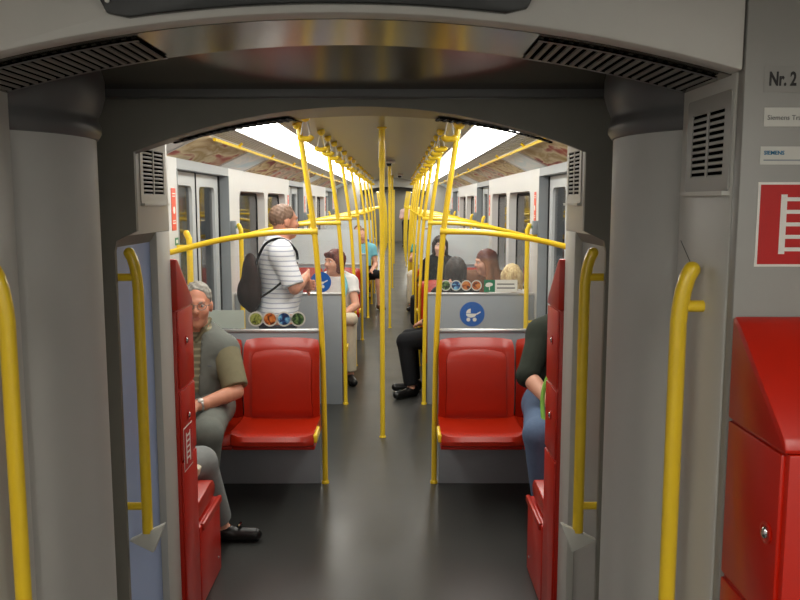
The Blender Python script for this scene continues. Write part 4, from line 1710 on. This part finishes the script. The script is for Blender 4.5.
t = thing('paper_bag', 'cream paper bag held beside the grey knee behind the red cabinet', 'bag', (-.84, 3.43, .46))
MB().prism([(-.865, .462), (-.775, .462), (-.765, .500), (-.79, .515), (-.80, .50), (-.82, .53), (-.87, .52)], 'Y', 3.405, 3.455, r=.004).link('pouch', CL['cream'], t)

# 3. passenger in a dark green jacket on the right
J = seated(1.01, 4.36, (0, -1), spread=.03)
J.update(neck=V(1.03, 4.31, 1.03), head=V(1.085, 4.27, 1.18), shR=V(.885, 4.28, .965), shL=V(1.125, 4.30, .96), elR=V(.795, 4.13, .76), wrR=V(.885, 3.94, .655),
         elL=V(1.125, 4.12, .72), wrL=V(1.07, 3.95, .64), knR=V(.805, 3.82, .535), knL=V(1.09, 3.86, .53), anR=V(.86, 3.86, .078), anL=V(1.12, 3.9, .078), look=(0, -1, -.1))
p3 = person('seated passenger in a dark green jacket and blue jeans, half hidden by the right cabinet', J,
            dict(h=.008, hair=('brown', 'short'), skin='fair', top=('darkgreen', 1.12), legs='jeans', topname='jacket', build=1.06,
                 handR=(V(.5, -.75, -.3), V(0, 0, -1), .9), handL=(V(-.5, -.75, -.2), V(0, 0, -1), .8)))
t = thing('shoulder_bag', 'dark bag with a bright green strap on the lap of the dark green jacket', 'bag', (1.02, 4.0, .60))
MB().box(.915, 1.17, 3.87, 4.0, .635, .80, .03, 3).link('pouch', CL['navy'], t)
MB().tube(spline([(.88, 3.93, .84), (.84, 3.90, .76), (.825, 3.87, .68), (.822, 3.80, .60), (.84, 3.78, .56)], 5), [.011] * 21, 8).link('strap', CL['green_strap'], t)

# 4. standing man with folded arms in the first door bay
J = standing(-.745, 5.62, (1, .35), 1.66)
f4 = nrm(V(1, .35, 0))
r4 = V(f4[1], -f4[0], 0)
c4 = V(-.745, 5.62, 0)
q4 = lambda a, b, z: V(*(c4 + f4 * a + r4 * b)[:2], z)
J.update(neck=q4(.02, 0, 1.395), head=q4(.060, 0, 1.535), shR=q4(.0, .18, 1.325), shL=q4(.01, -.18, 1.325), elR=q4(.075, .245, 1.085), elL=q4(.07, -.245, 1.085),
         wrR=q4(.20, .035, 1.14), wrL=q4(.215, -.01, 1.075), look=tuple(f4 + V(0, .25, -.05)))
p4 = person('standing man with folded arms in a white striped short-sleeved shirt', J,
            dict(h=.009, hair=('brown_grey', 'short'), skin='ruddy', top=('stripes', .92), legs='navy', belly=1.7, build=1.10, hemline=.13, low=.09,
                 handR=(tuple(f4 * .45 - r4 * .9 + V(0, 0, .1)), tuple(-f4), .35), handL=(tuple(f4 * .3 + r4 * .9 + V(0, 0, .1)), tuple(-f4), .35), thumbR=1, thumbL=1))
t = thing('shoulder_bag', 'dark brown bag hanging on the back of the man in the white striped shirt', 'bag', (-.93, 5.62, 1.0))
cb = q4(-.185, .02, 1.13)
F = Field(cb - .30, cb + .32, .011)
fr = np.array([r4, f4, V(0, 0, 1)])
F.ell(cb, (.15, .06, .19), fr, .02)
F.ell(cb + V(0, 0, -.09), (.16, .065, .14), fr, .03)
F.ell(cb - f4 * .045 + V(0, 0, -.09), (.12, .05, .10), fr, .02)
me = F.mesh('pouch')
me.materials.append(CL['bag'])
put('pouch', me, t)
mb = MB()
mb.tube(spline([q4(-.17, .12, 1.24), q4(-.10, .145, 1.385), q4(.02, .13, 1.418), q4(.115, .10, 1.34), q4(.13, .105, 1.27)], 6), .009, 8)
mb.link('strap', CL['black'], t)
mb = MB().tube(spline([q4(-.17, .12, 1.0), q4(-.06, .19, 1.08), q4(.04, .205, 1.17), q4(.12, .13, 1.25)], 6), .008, 8)
mb.link('lower_strap', CL['black'], t)

# 5. woman with auburn bob, seated on the left behind the first doors
J = seated(-.50, 7.72, (.12, -1), spread=.02)
J.update(neck=V(-.485, 7.66, .965), head=V(-.495, 7.61, 1.105), look=(-.75, -.75, -.05))
J['shL'] = V(-.345, 7.68, .90)
J['shR'] = V(-.64, 7.64, .90)
J['elL'] = V(-.29, 7.56, .69)
J['wrL'] = V(-.40, 7.36, .63)
p5 = person('seated woman with a short auburn bob, white top, looking to the left', J,
            dict(h=.011, hair=('auburn', 'bob'), skin='fair', top=('white', .5), legs='cream', build=.95))
mb = MB().tube(spline([p5['neck'] + V(.07, -.03, .02), p5['neck'] + V(.10, -.10, -.10), p5['neck'] + V(.06, -.15, -.26)], 6), .018, 8)
mb.link('scarf', CL['paleblue'], p5['root'], label='pale blue scarf')
t = thing('handbag', 'pale grey handbag on the lap of the woman with the auburn bob', 'bag', (-.36, 7.3, .58))
MB().box(-.43, -.26, 7.20, 7.36, .545, .655, .05, 4).link('pouch', CL['cream'], t)

# 6. and 7. far left passengers
J = seated(-.47, 12.72, (.25, -1))
p6 = person('distant seated passenger in a pale teal shirt and dark shorts on the left aisle seat', J,
            dict(h=.016, hair=('brown', 'short'), top=('paleblue', .5), legs='black', shorts=True, face=False, shoe='brownshoe'))
J = seated(-.60, 14.3, (0, -1))
p7 = person('distant seated passenger in a blue shirt further back on the left', J,
            dict(h=.016, hair=('brown', 'short'), top=('blue', .6), legs='navy', face=False))

# 8. far right passenger with cream clothes
J = seated(.55, 12.72, (-.1, -1))
J.update(elR=V(.32, 12.6, .76), shR=V(.40, 12.68, .96), wrR=V(.40, 12.45, .85))
p8 = person('distant passenger in a teal top and cream trousers on the right aisle seat', J,
            dict(h=.016, hair=('brown', 'short'), top=('teal', .5), legs='cream', face=False))
t = thing('travel_bag', 'black bag standing on the floor by the cream trousers on the right', 'bag', (.42, 10.9, 0))
MB().box(.28, .52, 10.75, 11.0, 0.002, .40, .05, 3).link('pouch', CL['black'], t)
MB().tube(spline([(.34, 10.86, .39), (.36, 10.86, .50), (.44, 10.86, .50), (.46, 10.86, .39)], 5), .012, 8).link('handle', CL['black'], t)

# 9. dark-haired woman in black, right, facing the camera
J = seated(.60, 9.33, (0, -1), tall=1.05)
J['shL'], J['shR'] = J['shL'] - V(.04, 0, 0), J['shR'] + V(.04, 0, 0)
p9 = person('pale dark-haired woman in black seen between the right yellow poles', J,
            dict(h=.011, hair=('black', 'bob'), skin='pale', top=('black', .9), legs='black', build=.85))
# 10. woman with auburn crown and long brown hair, beside her
J = seated(.97, 7.80, (0, -1), spread=.02)
J['anL'], J['anR'] = J['anL'] + V(0, .13, 0), J['anR'] + V(0, .13, 0)
J['shL'], J['elL'] = J['shL'] - V(.035, 0, 0), J['elL'] - V(.085, 0, 0)
J.update(head=V(.950, 7.68, 1.10), neck=V(.97, 7.74, .96), look=(-.95, -.2, -.05), headup=(-.12, -.1, 1))
p10 = person('woman with auburn-brown long hair facing left behind the right screen', J,
             dict(h=.011, hair=('ombre', 'long'), skin='fair', top=('brownjacket', 1.6), legs='navy', build=.95))
# 11. dark-haired passenger, seen from behind, black trousers stretched into the aisle
J = seated(.60, 6.86, (-.72, .70), spread=.0)
J.update(neck=V(.605, 6.83, .955), head=V(.605, 6.84, 1.085), look=(-.1, 1, 0), shL=V(.46, 6.73, .885), shR=V(.74, 6.93, .885), hipL=V(.53, 6.78, .52), hipR=V(.60, 6.93, .52),
         knL=V(.175, 6.80, .475), knR=V(.21, 6.98, .475), anL=V(.225, 6.76, .078), anR=V(.25, 6.97, .078), toeL=V(-.75, -.65, 0), toeR=V(-1, -.1, 0))
p11 = person('dark-haired passenger seen from behind, black trousers and shoes turned into the aisle', J,
             dict(h=.010, hair=('black', 'bob'), top=('black', 1.7), legs='black', face=False, build=1.0, skin='fair'))
# 12. blond head from behind, by the right wall
J = seated(1.02, 6.78, (0, 1), tall=.92, spread=.02)
J['anL'], J['anR'] = J['anL'] - V(0, .10, 0), J['anR'] - V(0, .10, 0)
J.update(neck=V(1.05, 6.76, .90), head=V(1.075, 6.76, 1.03), shR=V(1.125, 6.74, .83), shL=V(.90, 6.74, .83), elR=V(1.125, 6.80, .6), elL=V(.86, 6.80, .6))
p12 = person('blond passenger in white seen from behind, beside the right wall', J,
             dict(h=.011, hair=('blond', 'bob'), top=('white', .9), legs='jeans', face=False, build=.92))
# 13. standing person far down the aisle
J = standing(.45, 30.0, (-.1, -1), 1.66)
J.update(wrR=V(.37, 29.8, 1.10))
p13 = person('tiny distant person standing in the aisle, pale pink shirt and dark trousers', J,
             dict(h=.024, hair=('black', 'short'), top=('pink', .9), legs='navy', face=False))
